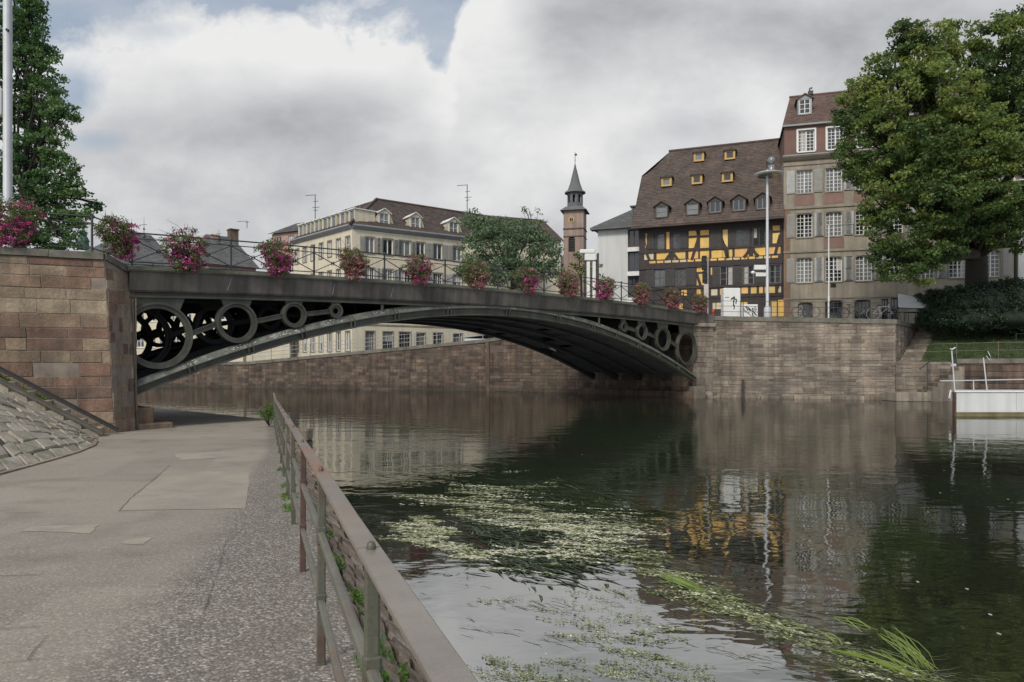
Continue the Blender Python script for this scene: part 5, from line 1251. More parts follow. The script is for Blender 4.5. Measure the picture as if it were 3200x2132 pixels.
antenna('roof_antenna', 'television aerial on the ridge of the brown hipped roof', 1460, 577, 668, 82, 2)
antenna('roof_antenna', 'short aerial on top of the darker stubby chimney', 772, 690, 713, 93, 0)
# ------------------------------------------------------------------ church tower
TY = 108; c = P(1786, 1000, TY); k = TY/F
tw = E('church_tower', (c.x, c.y, 4.5), 'slender sandstone church tower with a clock and dark pointed spire', 'tower')
rot = R(-14)
def TZ(py): return CZ+(H0-py)*k
ft = Fac((c.x-1.1-.2, c.y-1.1, 4.5), (math.cos(rot), math.sin(rot))); W1 = 2.85
mb = MB(170); T_ = 3.05
ah_ = [(.75, 1.75, TZ(792)-4.5, TZ(742)-4.5)]
holes_wall(mb, 0, T_, -1, TZ(664)-4.5, [ah_[0]], depth=.3); mb.face([(T_, 0, -1), (T_, T_, -1), (T_, T_, TZ(664)-4.5), (T_, 0, TZ(664)-4.5)]); mb.face([(0, 0, -1), (0, 0, TZ(664)-4.5), (0, T_, TZ(664)-4.5), (0, T_, -1)])
h = ah_[0]
for i in range(8):
    x0 = lerp(h[0], h[1], i/8); x1 = lerp(h[0], h[1], (i+1)/8); za = h[3]-.5*(1-math.sqrt(max(0, 1-(2*i/8-1)**2))); zb_ = h[3]-.5*(1-math.sqrt(max(0, 1-(2*(i+1)/8-1)**2)))
    mb.face([(x0, -.004, za), (x1, -.004, zb_), (x1, -.004, h[3]+.01), (x0, -.004, h[3]+.01)])
mb.build('shaft', M('tower_sandstone', (.27, .20, .165), var=.15, scale=.6, bump=.2, streak=.2), tw, ft.mat)
mb = MB(171); mb.face([(h[0], .25, h[2]), (h[1], .25, h[2]), (h[1], .25, h[3]), (h[0], .25, h[3])])
for i in range(10): z = lerp(h[2], h[3], i/10); mb.box(h[0], h[1], .12, .24, z, z+.1)
mb.build('louvre', mt['shutdark'], tw, ft.mat)
mb = MB(172)
for z, e in ((TZ(722)-4.5, .1), (TZ(746)-4.5, .06)): mb.box(-e, T_+e, -e, T_+e, z, z+.18)
mb.build('string_course', mt['darkwall'], tw, ft.mat)
mb = MB(173); z = TZ(664)-4.5
mb.idx([(-.5, -.5, z), (T_+.5, -.5, z), (T_+.5, T_+.5, z), (-.5, T_+.5, z), (.3, .3, z+.7), (T_-.3, .3, z+.7), (T_-.3, T_-.3, z+.7), (.3, T_-.3, z+.7)], [(0, 1, 5, 4), (1, 2, 6, 5), (2, 3, 7, 6), (3, 0, 4, 7), (4, 5, 6, 7), (3, 2, 1, 0)])
mb.build('lower_roof', mt['slate'], tw, ft.mat)
mb = MB(174); cc = Vector((T_/2, T_/2, 0)); zb0, zb1 = TZ(655)-4.5, TZ(604)-4.5; Rr = 1.22
for i in range(8):
    g0 = math.pi/8+i*math.pi/4; g1 = g0+math.pi/4; p = cc+Vector((math.cos(g0), math.sin(g0), 0))*Rr; q = cc+Vector((math.cos(g1), math.sin(g1), 0))*Rr
    za, zc = zb0+.9, zb1-.45
    for s0, s1 in ((0, .3), (.7, 1)): mb.face([p.lerp(q, s0)+Vector((0, 0, zb0)), p.lerp(q, s1)+Vector((0, 0, zb0)), p.lerp(q, s1)+Vector((0, 0, zb1)), p.lerp(q, s0)+Vector((0, 0, zb1))])
    mb.face([p.lerp(q, .3)+Vector((0, 0, zb0)), p.lerp(q, .7)+Vector((0, 0, zb0)), p.lerp(q, .7)+Vector((0, 0, za)), p.lerp(q, .3)+Vector((0, 0, za))]); mb.face([p.lerp(q, .3)+Vector((0, 0, zc)), p.lerp(q, .7)+Vector((0, 0, zc)), p.lerp(q, .7)+Vector((0, 0, zb1)), p.lerp(q, .3)+Vector((0, 0, zb1))])
mb.build('belfry', mt['slate'], tw, ft.mat)
mb = MB(175); H_ = (604-513)*k
mb.lathe([(1.62, zb1-.05), (1.60, zb1+.12), (1.15, zb1+.45), (.78, zb1+H_*.33), (.42, zb1+H_*.66), (.12, zb1+H_*.93), (.13, zb1+H_*.97), (.03, zb1+H_)], cc, 16); mb.build('spire', mt['slate'], tw, ft.mat)
mb = MB(176); zt_ = zb1+H_; mb.tube([cc+Vector((0, 0, zt_-.1)), cc+Vector((0, 0, zt_+1.8))], .04, 6); mb.lathe([(.02, zt_+.5), (.1, zt_+.6), (.02, zt_+.7)], cc, 8); mb.bar(cc+Vector((-.08, 0, zt_+1.4)), cc+Vector((.3, 0, zt_+1.45)), .05, .3); mb.build('weather_vane', mt['iron'], tw, ft.mat)
mb = MB(177); zc_ = TZ(693)-4.5; C3 = Vector((1.2, -.04, zc_)); mb.ring(C3, (1, 0, 0), (0, 0, 1), .44, .34, -.03, .05, 28); n_ = len(mb.f)
mb.face([C3+Vector((.4*math.cos(g), .0, .4*math.sin(g))) for g in [2*math.pi*i/24 for i in range(24)]], 1)
for i in range(12): g = i*math.pi/6; mb.bar(C3+Vector((.26*math.cos(g), -.02, .26*math.sin(g))), C3+Vector((.33*math.cos(g), -.02, .33*math.sin(g))), .03, .02, up=(0, 1, 0))
mb.bar(C3+Vector((0, -.03, -.05)), C3+Vector((.02, -.03, .28)), .04, .02, up=(0, 1, 0)); mb.bar(C3+Vector((0, -.03, 0)), C3+Vector((-.02, -.03, -.22)), .05, .02, up=(0, 1, 0))
mb.build('clock', [mt['gold'], mt['black']], tw, ft.mat)
nv = house('church_nave', 'low church nave roof leaning against the foot of the sandstone tower', 'church', 1690, 1800, 112, 108, 1000, 828, 800, mt['pinkwall'], mt['slate'], 178, hip=0, depth=8, nw=3, nf=1)
# ------------------------------------------------------------------ trees
def limb(mb, a, b, r0, r1, bend=.3, n=6, k=8):
    a = Vector(a); b = Vector(b); off = Vector((mb.r.uniform(-1, 1), mb.r.uniform(-1, 1), mb.r.uniform(0, .6)))*bend*(b-a).length*.3
    pts = [a.lerp(b, i/n)+off*math.sin(math.pi*i/n) for i in range(n+1)]
    mb.tube(pts, [lerp(r0, r1, i/n) for i in range(n+1)], k)
    return pts
def tree(name, label, foot, fork, lobes_px, mat, seed, per, n, rad, size, tr=.5, group=None, flat=.35, kz=1.0, dY=.9, limbs=True, cat='tree', shell=.45):
    """lobes_px: (px, py, Y, rx, ry) in photograph pixels at distance Y"""
    t = E(name, foot, label, cat, group); mb = MB(seed)
    foot = Vector(foot); fork = Vector(fork)
    mb.tube([foot-Vector((0, 0, .3)), foot+Vector((0, 0, .3)), foot.lerp(fork, .5)+Vector((.1, 0, 0)), fork], [tr*1.35, tr*1.05, tr*.9, tr*.8], 12)
    L_ = []
    for (px, py, Y, rx, ry) in lobes_px:
        c = P(px, py, Y); k = Y/F; L_.append((c, rx*k*.93, max(rx, ry)*k*dY, ry*k*.9))
        if limbs:
            pts = limb(mb, fork-Vector((0, 0, .2)), c+Vector((0, 0, ry*k*.5)), tr*.42, .035, n=7)
            for j in range(3): q = pts[3+j]; limb(mb, q, c+Vector((mb.r.uniform(-1, 1)*rx*k*.8, mb.r.uniform(-.6, .6)*rx*k, mb.r.uniform(-.7, .8)*ry*k)), tr*.14, .02, n=4, k=5)
    mb.build('trunk', mt['bark'], t)
    g = np.random.default_rng(seed+1); Cs = []; tc = []
    for i, l in enumerate(L_):
        q = lobe_points([l], per, seed*7+i, shell); Cs.append(q); tc.append(np.clip(.42+.24*g.normal()+.20*g.normal(size=len(q)), 0, 1))
    C = np.concatenate(Cs); tc = np.concatenate(tc)
    leaves('crown', C, n, rad, size, mat, parent=t, seed=seed+2, flat=flat, tint=tc, vs_=.55)
    return t
K = 43/F
tree('plane_tree', 'big dark green tree with a leaning trunk in front of the beige building', P(3042, 1000, 49.0), P(3052, 790, 48.4),
     [(2870, 330, 43, 200, 150), (2745, 440, 42.5, 125, 120), (2905, 150, 43, 95, 75), (2985, 130, 43.5, 70, 60), (2970, 270, 44, 140, 120), (3130, 120, 43, 85, 85), (3185, 230, 43.5, 100, 130),
      (3140, 380, 43, 130, 140), (2990, 440, 42, 170, 130), (2790, 560, 42, 110, 80), (2700, 300, 43, 70, 60), (2650, 370, 43, 45, 50), (2800, 720, 42, 85, 95), (2850, 810, 42, 75, 50), (2920, 620, 41.5, 140, 95), (3060, 600, 41.5, 110, 95),
      (3180, 560, 42.5, 80, 110), (2930, 740, 42, 75, 60), (3165, 680, 44, 50, 45), (3010, 670, 42, 70, 40), (3260, 300, 44, 90, 250), (3290, 600, 44, 90, 150), (2760, 800, 42, 40, 45), (2650, 490, 42.5, 45, 50), (2700, 520, 42, 60, 60), (2870, 480, 41.5, 120, 110), (3060, 480, 41.5, 120, 110), (2750, 660, 42, 55, 60), (3190, 760, 45, 40, 35), (2880, 860, 42, 40, 30), (2850, 130, 43, 65, 60), (2775, 215, 43, 70, 60), (2710, 270, 43, 45, 50), (3040, 690, 43, 95, 55), (2980, 740, 42.5, 50, 40), (2790, 850, 42, 50, 35), (3130, 700, 43, 60, 50), (3175, 60, 43, 60, 45), (2900, 805, 42, 60, 45), (2965, 790, 42.5, 50, 35), (3110, 745, 44, 45, 30), (2820, 100, 43, 30, 35)],
     mt['leaf'], 201, 19, 62, .52, .21, tr=.80, shell=.68)
mb = MB(203); 
tree('street_tree', 'tall loose leaved tree behind the left abutment and lamp post', P(60, 1000, 36), P(70, 600, 36),
     [(40, 40, 36, 80, 110), (90, 50, 36, 45, 60), (130, 130, 36, 38, 55), (60, 200, 36, 90, 100), (130, 290, 36, 65, 50), (190, 345, 36, 50, 38), (90, 360, 36.5, 80, 60), (100, 470, 36, 85, 55), (165, 480, 36, 40, 50), (60, 570, 36, 100, 80),
      (160, 580, 36, 75, 60), (205, 640, 36.5, 60, 60), (100, 690, 36, 130, 75), (235, 690, 36, 60, 50), (20, 300, 37, 80, 330), (290, 640, 37, 30, 20), (60, 770, 36, 120, 40), (180, 750, 36, 80, 40), (135, 180, 36, 45, 45), (215, 350, 36, 40, 28), (185, 430, 36, 40, 32), (205, 520, 36, 45, 45), (225, 590, 36, 45, 40), (110, 20, 36, 40, 50)],
     mt['leaf_y'], 211, 34, 42, .36, .17, tr=.17, flat=.2)
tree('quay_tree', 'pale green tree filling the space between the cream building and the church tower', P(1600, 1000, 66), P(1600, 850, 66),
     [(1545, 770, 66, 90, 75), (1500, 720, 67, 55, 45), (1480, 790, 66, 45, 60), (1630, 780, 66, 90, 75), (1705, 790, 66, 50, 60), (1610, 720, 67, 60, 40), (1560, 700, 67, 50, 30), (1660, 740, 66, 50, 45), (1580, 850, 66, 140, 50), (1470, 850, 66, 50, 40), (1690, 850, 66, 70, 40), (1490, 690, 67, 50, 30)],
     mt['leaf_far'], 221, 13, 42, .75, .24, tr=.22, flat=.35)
tree('thin_tree', 'sparse dark topped tree poking above the pale green tree', P(1660, 1000, 72), P(1655, 760, 72),
     [(1655, 672, 72, 46, 26), (1625, 690, 72, 20, 14), (1690, 690, 72, 25, 10), (1640, 655, 72, 15, 10)], mt['leaf'], 231, 7, 10, .4, .2, tr=.12)
tree('small_tree', 'small dark tree at the foot of the church tower', P(1815, 1000, 80), P(1815, 860, 80), [(1812, 815, 80, 34, 40), (1795, 850, 80, 28, 30), (1835, 845, 80, 25, 35)], mt['leaf'], 235, 10, 18, .6, .28, tr=.15)
tree('small_tree', 'little green tree beside the white quay post', P(1868, 1000, 62), P(1868, 880, 62), [(1866, 850, 62, 16, 40), (1880, 890, 62, 20, 20), (1850, 890, 62, 25, 20)], mt['leaf'], 238, 10, 18, .4, .2, tr=.1)
# hedge
hd = E('hedge', P(3050, 1035, 46.5), 'dense dark clipped shrub mass on top of the grass slope below the big tree', 'hedge')
HL = [(2930, 990, 46, 55, 45), (2985, 960, 46.2, 80, 65), (3070, 950, 46.4, 95, 72), (3160, 945, 46.6, 90, 75), (3250, 940, 46.6, 90, 78), (3340, 950, 46.6, 90, 70), (2905, 940, 47, 30, 35), (3020, 1000, 45.6, 100, 40), (3150, 1000, 45.8, 110, 42), (3270, 1000, 45.8, 100, 42)]
LB = []
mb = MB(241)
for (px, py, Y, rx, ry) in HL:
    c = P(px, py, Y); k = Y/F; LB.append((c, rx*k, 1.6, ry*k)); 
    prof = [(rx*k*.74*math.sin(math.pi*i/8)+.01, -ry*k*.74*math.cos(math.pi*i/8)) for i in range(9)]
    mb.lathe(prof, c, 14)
mb.build('inner_twigs', M('hedge_core', (.008, .014, .008), bump=.8, bscale=9), hd)  # dark solid core put inside the leaves to make the hedge opaque
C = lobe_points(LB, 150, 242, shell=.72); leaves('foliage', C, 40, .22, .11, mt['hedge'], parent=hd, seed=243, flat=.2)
# shrubs and creepers in small places
tag(leaves('stair_grass', [st(float(t), .82+float(w)*.2, .03) for t, w in np.random.default_rng(5).random((160, 2))*np.array([5.0, 1.0])+np.array([1.4, 0])], 14, .10, .09, mt['fresh'], seed=250, flat=-.2, asp=4), kind='stuff')
cwd = []
g = random.Random(9)
for Y_, k_, n_ in ((1.75, .10, 34), (2.1, .02, 20), (3.2, .12, 26), (3.6, .05, 22), (4.4, .1, 10), (6.1, .05, 14), (7.4, .1, 8), (8.4, -.25, 10), (10.4, -.3, 8), (5.2, .15, 10), (12, -.2, 6), (14, .0, 6), (2.9, .5, 6), (4.0, .3, 7), (9.2, -.25, 8)):
    for i in range(n_):
        y = Y_+g.uniform(-.25, .25); p = rp(y, max(0, k_+g.uniform(-.08, .1)), .03)
        if k_ < 0: p = Vector((rail_x(y)+g.uniform(-.08, .12), y, path_z(y)+.02))
        cwd.append(p)
tag(leaves('bank_weeds', cwd, 22, .055, .030, mt['fresh'], seed=251, flat=.1, asp=1.8, origin=(0, 0, 0)), kind='stuff')
bs = E('leafy_bush', (rail_x(23.6)-.05, 23.6, .1), 'fresh green bush growing at the far end of the towpath rail', 'bush')
B0 = Vector((rail_x(23.6)-.18, 23.6, .1)); mb = MB(252)
for i in range(7): limb(mb, B0, B0+Vector((g.uniform(-.28, .2), g.uniform(-.2, .2), g.uniform(.35, .7))), .014, .006, n=4, k=5)
mb.build('stems', mt['bark'], bs)
leaves('foliage', [B0+Vector((g.gauss(0, .14), g.gauss(0, .12), .45+g.gauss(0, .13))) for i in range(60)], 16, .09, .055, mt['fresh'], parent=bs, seed=253)
# ------------------------------------------------------------------ towpath rail
rail = E('towpath_rail', (rail_x(2), 2, path_z(2)), 'long worn green and reddish iron railing along the edge of the towpath', 'railing')
def rr_(y, h, dx=0, dy=0): return Vector((rail_x(y)+dx, y+dy, path_z(y)+h))
PY = [.12, 1.97, 3.76, 5.62, 7.52, 9.45, 11.4, 13.3, 15.2, 17.1, 19.0, 20.9, 22.8, 24.8]
rd3 = Vector((-.35, 1, -.0273)).normalized(); side3 = rd3.cross(Vector((0, 0, 1))).normalized()
HT = 1.035
cuts = [-1.0]+[PY[1]+.02, PY[4], PY[7], PY[10], 25.1]
for a, b in zip(cuts[:-1], cuts[1:]):
    mb = MB(261); n = max(2, int((b-a)/.5)); prof = [(-.034, -.013), (-.034, -.002), (-.031, .001), (.031, .001), (.034, -.002), (.034, -.013)]
    vs = []; 
    for i in range(n+1):
        y = lerp(a+.004, b-.004, i/n); dz = .03*max(0, (y-22))**1.4*.4 if y > 22 else 0
        c = rr_(y, HT+dz+.004*noise.noise(Vector((0, y*.8, 0))))+side3*.006*noise.noise(Vector((5, y*.7, 0)))
        for w, z in prof: vs.append(c+side3*w+Vector((0, 0, z)))
    k = 6; mb.idx(vs, [(i*k+j, i*k+(j+1) % k, (i+1)*k+(j+1) % k, (i+1)*k+j) for i in range(n) for j in range(k)]+[tuple(range(k))[::-1], tuple(range(n*k, n*k+k))])
    mb.build('handrail', mt['railtop'], rail)
for h in (.69, .33):
    mb = MB(262); prof = [(-.007, -.022), (-.009, .018), (-.004, .022), (.004, .022), (.009, .018), (.007, -.022)]; n = 52; vs = []
    for i in range(n+1):
        y = lerp(-1, 24.9, i/n); sag = .006*math.sin(y*1.7)+.008*noise.noise(Vector((h*9, y*.6, 0)))
        c = rr_(y, h+sag)
        for w, z in prof: vs.append(c+side3*w*1.9+Vector((0, 0, z)))
    k = 6; mb.idx(vs, [(i*k+j, i*k+(j+1) % k, (i+1)*k+(j+1) % k, (i+1)*k+j) for i in range(n) for j in range(k)])
    mb.build('middle_rail', mt['rail'], rail)
for i, y in enumerate(PY):
    mb = MB(263+i); a = rr_(y, -.03); b = rr_(y, HT-.012); lean = Vector((mb.r.uniform(-.008, .008), mb.r.uniform(-.01, .01), 0))
    def sec(z, w, d):
        c = a.lerp(b, (z+.03)/(HT+.018))+lean*z
        o = []
        for (p, q) in ((-1, -.7), (-.7, -1), (.7, -1), (1, -.7), (1, .7), (.7, 1), (-.7, 1), (-1, .7)): o.append(c+side3*p*w+rd3*q*d)
        return o
    secs = []
    zs = [(-.03, .024, .017), (.30, .022, .016)] if i > 1 else [(-.03, .036, .022), (.05, .034, .022), (.12, .024, .017)]
    zs += [(.285, .022, .016), (.29, .027, .024), (.375, .027, .024), (.38, .022, .016), (.645, .021, .015), (.65, .026, .023), (.735, .026, .023), (.74, .021, .015), (HT-.012, .021, .015)]
    zs = sorted(zs, key=lambda q: q[0])
    for z, w, d in zs: secs += sec(z, w, d)
    n = len(zs); mb.idx(secs, [(j*8+q, j*8+(q+1) % 8, (j+1)*8+(q+1) % 8, (j+1)*8+q) for j in range(n-1) for q in range(8)])
    po_ = mb.build('post', mt['rust'] if i in (3,) else mt['post'], rail)
    mb = MB(290); top = rr_(y, HT); mb.lathe([(.013, -.01), (.014, .0), (.0135, .012), (.011, .020), (.006, .0245), (.001, .026)], top, 12); mb.build('rivet_head', mt['post'], po_)
# old stone block by the rail end
mb = MB(295); mb.bbox(-.35, .35, -.3, .3, 0, .34, .04, T=lambda p: Vector((rail_x(20)+.62+p.x, 20+p.y, .0+p.z))); tag(mb.build('stone_block', mt['riprap']), 'square stone block at the water side of the towpath rail', 'stone block')
# ------------------------------------------------------------------ flower baskets
def basket(pos, dirv, w, h, kind, seed, label):
    pos = Vector(pos); t = E('flower_basket', pos, label, 'flower basket', 'flower baskets hung on the bridge and abutment railings'); g = random.Random(seed); dry = kind in ('dry', 'dull')
    dv = Vector(dirv).to_3d().normalized(); nv = Vector((dv.y, -dv.x, 0))
    mb = MB(seed); mb.bbox(-.42, .42, -.12, .14, -.10, .12, .02, T=lambda p: pos+dv*p.x+nv*(p.y+.12)+Vector((0, 0, p.z))); mb.build('trough', mt['timber'], t)
    mb = MB(seed+1)
    for i in range(24 if (dry or kind == 'mag' and seed == 300) else 9):
        a = pos+dv*g.uniform(-.35, .35)+Vector((0, 0, .1)); b = pos+dv*g.gauss(0, w*.55)+nv*g.uniform(-.2, .4)+Vector((0, 0, g.uniform(.25, h*1.02))); limb(mb, a, b, .008, .004, n=4, k=4, bend=.6)
    mb.build('stems', M('dry_stem', (.07, .045, .03), var=.2), t)
    def cl(n, cx, cz_, sx, sz):
        o = []
        while len(o) < n:
            a, b, c_ = g.uniform(-1, 1), g.uniform(-1, 1), g.uniform(-1, 1); r2 = a*a+b*b+c_*c_
            if .15 < r2 < 1: o.append(pos+dv*(cx+a*sx*1.75)+nv*(.15+b*.42)+Vector((0, 0, cz_+c_*sz*1.75)))
        return o
    leaves('foliage', cl(120, -.05*w, .20*h, w*.50, h*.30)+cl(34, 0, -.30, w*.34, .18), 26, .13, .062, mt['fleaf'], parent=t, seed=seed+2, flat=.15, tint=[min(1, max(0, g.gauss(.72 if dry else .4, .25))) for _ in range(154)])
    pm = mt['petal_p'] if kind in ('rose', 'dull', 'dry') else mt['petal']
    sgn = {'mag': 0, 'left': -.3, 'right': .32, 'rose': .1, 'dull': 0, 'dry': 0}[kind]
    leaves('blossoms', cl(80, sgn*w, -.12, w*.42, h*.22)+cl(40, sgn*w, .25*h, w*.48, h*.26)+cl(34, sgn*w, -.42, w*.26, .14), 15, .10, .062, pm, parent=t, seed=seed+3, flat=.0, asp=1.15)
    leaves('pale_blossoms', cl(9, 0, .1, w*.4, h*.3), 3, .05, .045, mt['petal_w'], parent=t, seed=seed+4, flat=0, asp=1.1)
    return t
names = [('mag', 'twiggy crimson and magenta flower basket, first on the bridge from the left'), ('mag', 'bright magenta and green flower basket in front of the chimney house'), ('dry', 'dried out rusty red flower basket before the left wall of the cream building'),
         ('mag', 'green topped basket with deep pink petunias below the cream building windows'), ('rose', 'rose coloured flower basket at the right corner of the cream building'), ('right', 'round basket with vivid magenta on its right in front of the pale tree'),
         ('dull', 'faded pink flower basket below the church tower'), ('left', 'crimson flower basket in front of the white side house'), ('dry', 'withered rusty flower basket at the left edge of the half-timbered house'),
         ('dull', 'greenish pink flower basket below the lower windows of the half-timbered house'), ('dry', 'last dark withered flower basket at the right end of the bridge')]
for i, (kd, lb) in enumerate(names):
    s_ = 1.595+3.19*i
    sz = .78 if i in (2,) else .9
    basket(br(s_, -.20, deck_z(s_)+.60), BD, sz, 1.15 if i == 0 else .98, kd, 300+i*7, lb)
p = cp(2.42, .66); basket(p, -SU, 1.0, 1.15, 'mag', 401, 'large magenta petunia basket at the far left beside the lamp post')
p = cs_(.45, .70); basket(p, Vector((.3, .95)), .72, .9, 'right', 411, 'brown and olive flower basket with magenta trailing at the abutment corner')
# ------------------------------------------------------------------ lamps, masts, signs
lp = P(24, 900, 22.6); lp.z = CT-.12
t = E('lamp_post', lp, 'tall light grey tubular post with a small box at the far left', 'post'); mb = MB(501)
mb.lathe([(.20, 0), (.20, .04), (.145, .06), (.14, 1.2), (.128, 1.22), (.125, 12)], lp, 20); mb.build('pole', mt['pole'], t)
mb = MB(502); mb.bbox(-.34, -.13, -.16, .16, 4.62, 5.5, .04, T=lambda p: lp+p); mb.build('control_box', mt['white'], t)
mb = MB(503); q = P(24, 95, 22.45); mb.ring(q, (1, 0, 0), (0, 0, 1), .045, .012, -.02, .05, 12); mb.build('bracket', mt['black'], t)
Lp = P(2398, 985, 49.5); Lp.z = 5.1
t = E('street_lamp', Lp, 'tall slim grey street lamp with a wide disc head before the half-timbered house', 'street lamp')
def pz(py, Y): return CZ+(H0-py)/F*Y
mb = MB(510); mb.lathe([(.24, 0), (.24, 1.0), (.15, 1.15), (.11, 1.2), (.085, pz(540, 49.5)-5.1)], Lp, 16); mb.build('pole', mt['pole'], t)
mb = MB(511); zc = pz(545, 49.5); c = Vector((Lp.x+.1, Lp.y, zc))
mb.lathe([(.2, -.07), (.85, -.05), (.98, .0), (1.0, .03), (.9, .06), (.3, .09), (.1, .2)], c, 28); mb.build('lamp_disc', mt['white'], t)
mb = MB(512); mb.lathe([(.75, -.13), (.7, -.08), (.3, -.10), (.2, -.15)], c, 24); mb.build('lamp_glass', mt['glass_g'], t)
mb = MB(513); zz = pz(502, 49.5); mb.tube([Vector((Lp.x, Lp.y, zc+.2)), Vector((Lp.x-.05, Lp.y, zz-.1)), Vector((Lp.x+.25, Lp.y, zz-.35))], .06, 8); mb.lathe([(.05, -.30), (.24, -.18), (.28, 0), (.22, .18), (.08, .27)], Vector((Lp.x+.28, Lp.y, zz)), 16); mb.lathe([(.2, -.75), (.22, -.35), (.05, -.3)], Vector((Lp.x+.28, Lp.y, zz)), 12); mb.build('camera_globe', mt['glass_g'], t)
for (x0, x1, y0, y1) in ((2357, 2394, 828, 843), (2362, 2394, 854, 864)):
    mb = MB(514); k = 49.4/F; a = P(x0, y1, 49.4); b = P(x1, y0, 49.4); mb.bbox(a.x, b.x, 49.38, 49.44, a.z, b.z, .01); mb.build('direction_board', mt['white'], t)
mb = MB(515); a = P(2353, 852, 49.4); mb.lathe([(.02, -.12), (.14, -.06), (.14, .06), (.02, .12)], a, 10); mb.bar(a, a+Vector((.9, 0, -.03)), .04, .04); mb.build('spotlight', mt['white'], t)
Mp = P(2590, 965, 47.5); Mp.z = 5.0
t = E('mast', Mp, 'slender white mast with a thin horizontal arm in front of the beige building', 'mast')
mb = MB(520); mb.tube([Mp, Mp+Vector((0, 0, pz(925, 47.5)-5.0))], .07, 8); mb.tube([Mp+Vector((0, 0, pz(925, 47.5)-5.0)), Mp+Vector((0, 0, pz(705, 47.5)-5.0))], .05, 8); mb.build('pole', mt['white'], t)
mb = MB(521); zt_ = pz(706, 47.5); e = P(2667, 700, 47.5); mb.tube([Vector((Mp.x, Mp.y, zt_)), Vector((e.x, e.y, zt_+.1))], .025, 6); mb.tube([Vector((e.x, e.y, zt_+.14)), Vector((e.x, e.y, pz(732, 47.5)))], .03, 6); mb.build('arm', mt['galv'], t)
mb = MB(522); c = P(2604, 893, 47.4); mb.bbox(c.x-.15, c.x+.18, c.y-.05, c.y+.1, c.z-.12, c.z+.14, .02); mb.build('small_plate', mt['black'], t)
Tp = P(2212, 960, 49.0); Tp.z = 5.25
t = E('traffic_light', Tp, 'dark traffic light on a pale pole in front of the half-timbered house', 'traffic light')
mb = MB(530); mb.tube([Tp, Tp+Vector((0, 0, pz(803, 49)-5.25))], .06, 8); mb.build('pole', mt['galv'], t)
mb = MB(531); c = P(2201, 822, 48.9); mb.bbox(c.x-.16, c.x+.14, c.y-.12, c.y+.12, c.z-.50, c.z+.50, .03); c = P(2202, 866, 48.9); mb.bbox(c.x-.14, c.x+.14, c.y-.12, c.y+.12, c.z-.42, c.z+.42, .03)
mb.build('signal_box', mt['black'], t)
mb = MB(532)
for py in (808, 822, 836, 856, 868, 880):
    c = P(2201, py, 48.76); mb.tube([c+Vector((0, .05, 0)), c], .085, 10); mb.bar(c+Vector((-.09, -.02, .09)), c+Vector((.09, -.02, .09)), .12, .02)
mb.build('signal_lens', mt['shutdark'], t)
mb = MB(533); c = P(2207, 915, 48.8); mb.bbox(c.x-.16, c.x+.16, c.y, c.y+.03, c.z-.35, c.z+.6, .005); mb.build('notice_plate', mt['petal_w'], t)
# white post with box on the quay
wp = P(1848, 930, 57); wp.z = 5.3
t = E('white_post', wp, 'white painted twin post with a boxy head between church tower and pale side house', 'post')
mb = MB(535)
for dx in (-.25, .22): mb.bbox(-.13, .13, -.1, .1, 0, pz(818, 57)-5.3, .02, T=lambda p, dx=dx: wp+p+Vector((dx, 0, 0)))
mb.build('post', mt['white'], t)
mb = MB(536); zz = pz(815, 57)-5.3; mb.bbox(-.55, .35, -.18, .18, zz, zz+.55, .04, T=lambda p: wp+p); mb.bbox(-.95, .30, -.2, .2, zz+.56, zz+.9, .06, T=lambda p: wp+p); mb.build('head', mt['white'], t)
mb = MB(537); mb.bbox(.44, .6, -.15, .15, 0, zz+.6, .02, T=lambda p: wp+p); mb.build('side_post', mt['shutdark'], t)
# cabinet, painted box, bollard, bench
cb_ = P(2288, 985, 48.6); cb_.z = 5.2
t = E('kiosk_cabinet', cb_, 'tall pale grey street cabinet with a dark scrawl behind the quay railing', 'cabinet'); mb = MB(540)
mb.bbox(-.58, .58, 0, .7, 0, pz(900, 48.6)-5.2, .03, T=lambda p: cb_+p); mb.build('body', mt['white'], t)
mb = MB(541)
for (x, z, w, h, an) in ((.05, 1.55, .28, .10, .3), (.12, 1.40, .10, .28, -.2), (.28, 1.30, .06, .26, .1), (.10, 1.18, .05, .35, .4), (.20, 1.48, .25, .08, -.5), (.14, .92, .03, .30, 0)):
    c = cb_+Vector((x, -.004, z)); d = Vector((math.cos(an), 0, math.sin(an))); mb.bar(c-d*w/2-Vector((0, 0, h/2)), c+d*w/2+Vector((0, 0, h/2)), .07 if h > .2 else h, .006, up=(0, 1, 0))
mb.box(-.5, -.2, -.006, -.002, 1.58, 1.62, T=lambda p: cb_+p); mb.build('scrawl', mt['black'], t)
sb_ = P(2346, 985, 47.8); sb_.z = 5.2
t = E('painted_box', sb_, 'low cream box covered with dark scribbles beside the grey street cabinet', 'utility box'); mb = MB(543)
mb.bbox(-.5, .5, 0, .5, 0, 1.05, .03, T=lambda p: sb_+p); mb.build('body', mt['white'], t)
mb = MB(544); rg2 = random.Random(6)
for i in range(13):
    x, z = rg2.uniform(-.42, .4), rg2.uniform(.12, .92); pts = [sb_+Vector((max(-.45, min(.45, x+.16*math.sin(q+i))), -.006, max(.05, min(1, z+.14*math.cos(q*1.6+i))))) for q in (0, .8, 1.6, 2.4, 3.2)]
    for a, b in zip(pts[:-1], pts[1:]): mb.bar(a, b, .035, .006, up=(0, 1, 0))
mb.build('scribbles', mt['shutdark'], t)
rb = P(2229, 985, 47.2); rb.z = 5.25; mb = MB(546); mb.lathe([(.07, 0), (.07, .42), (.09, .44), (.09, .50), (.05, .56)], rb, 12); tag(mb.build('bollard', mt['red']), 'small bright red bollard by the last bridge basket', 'bollard')
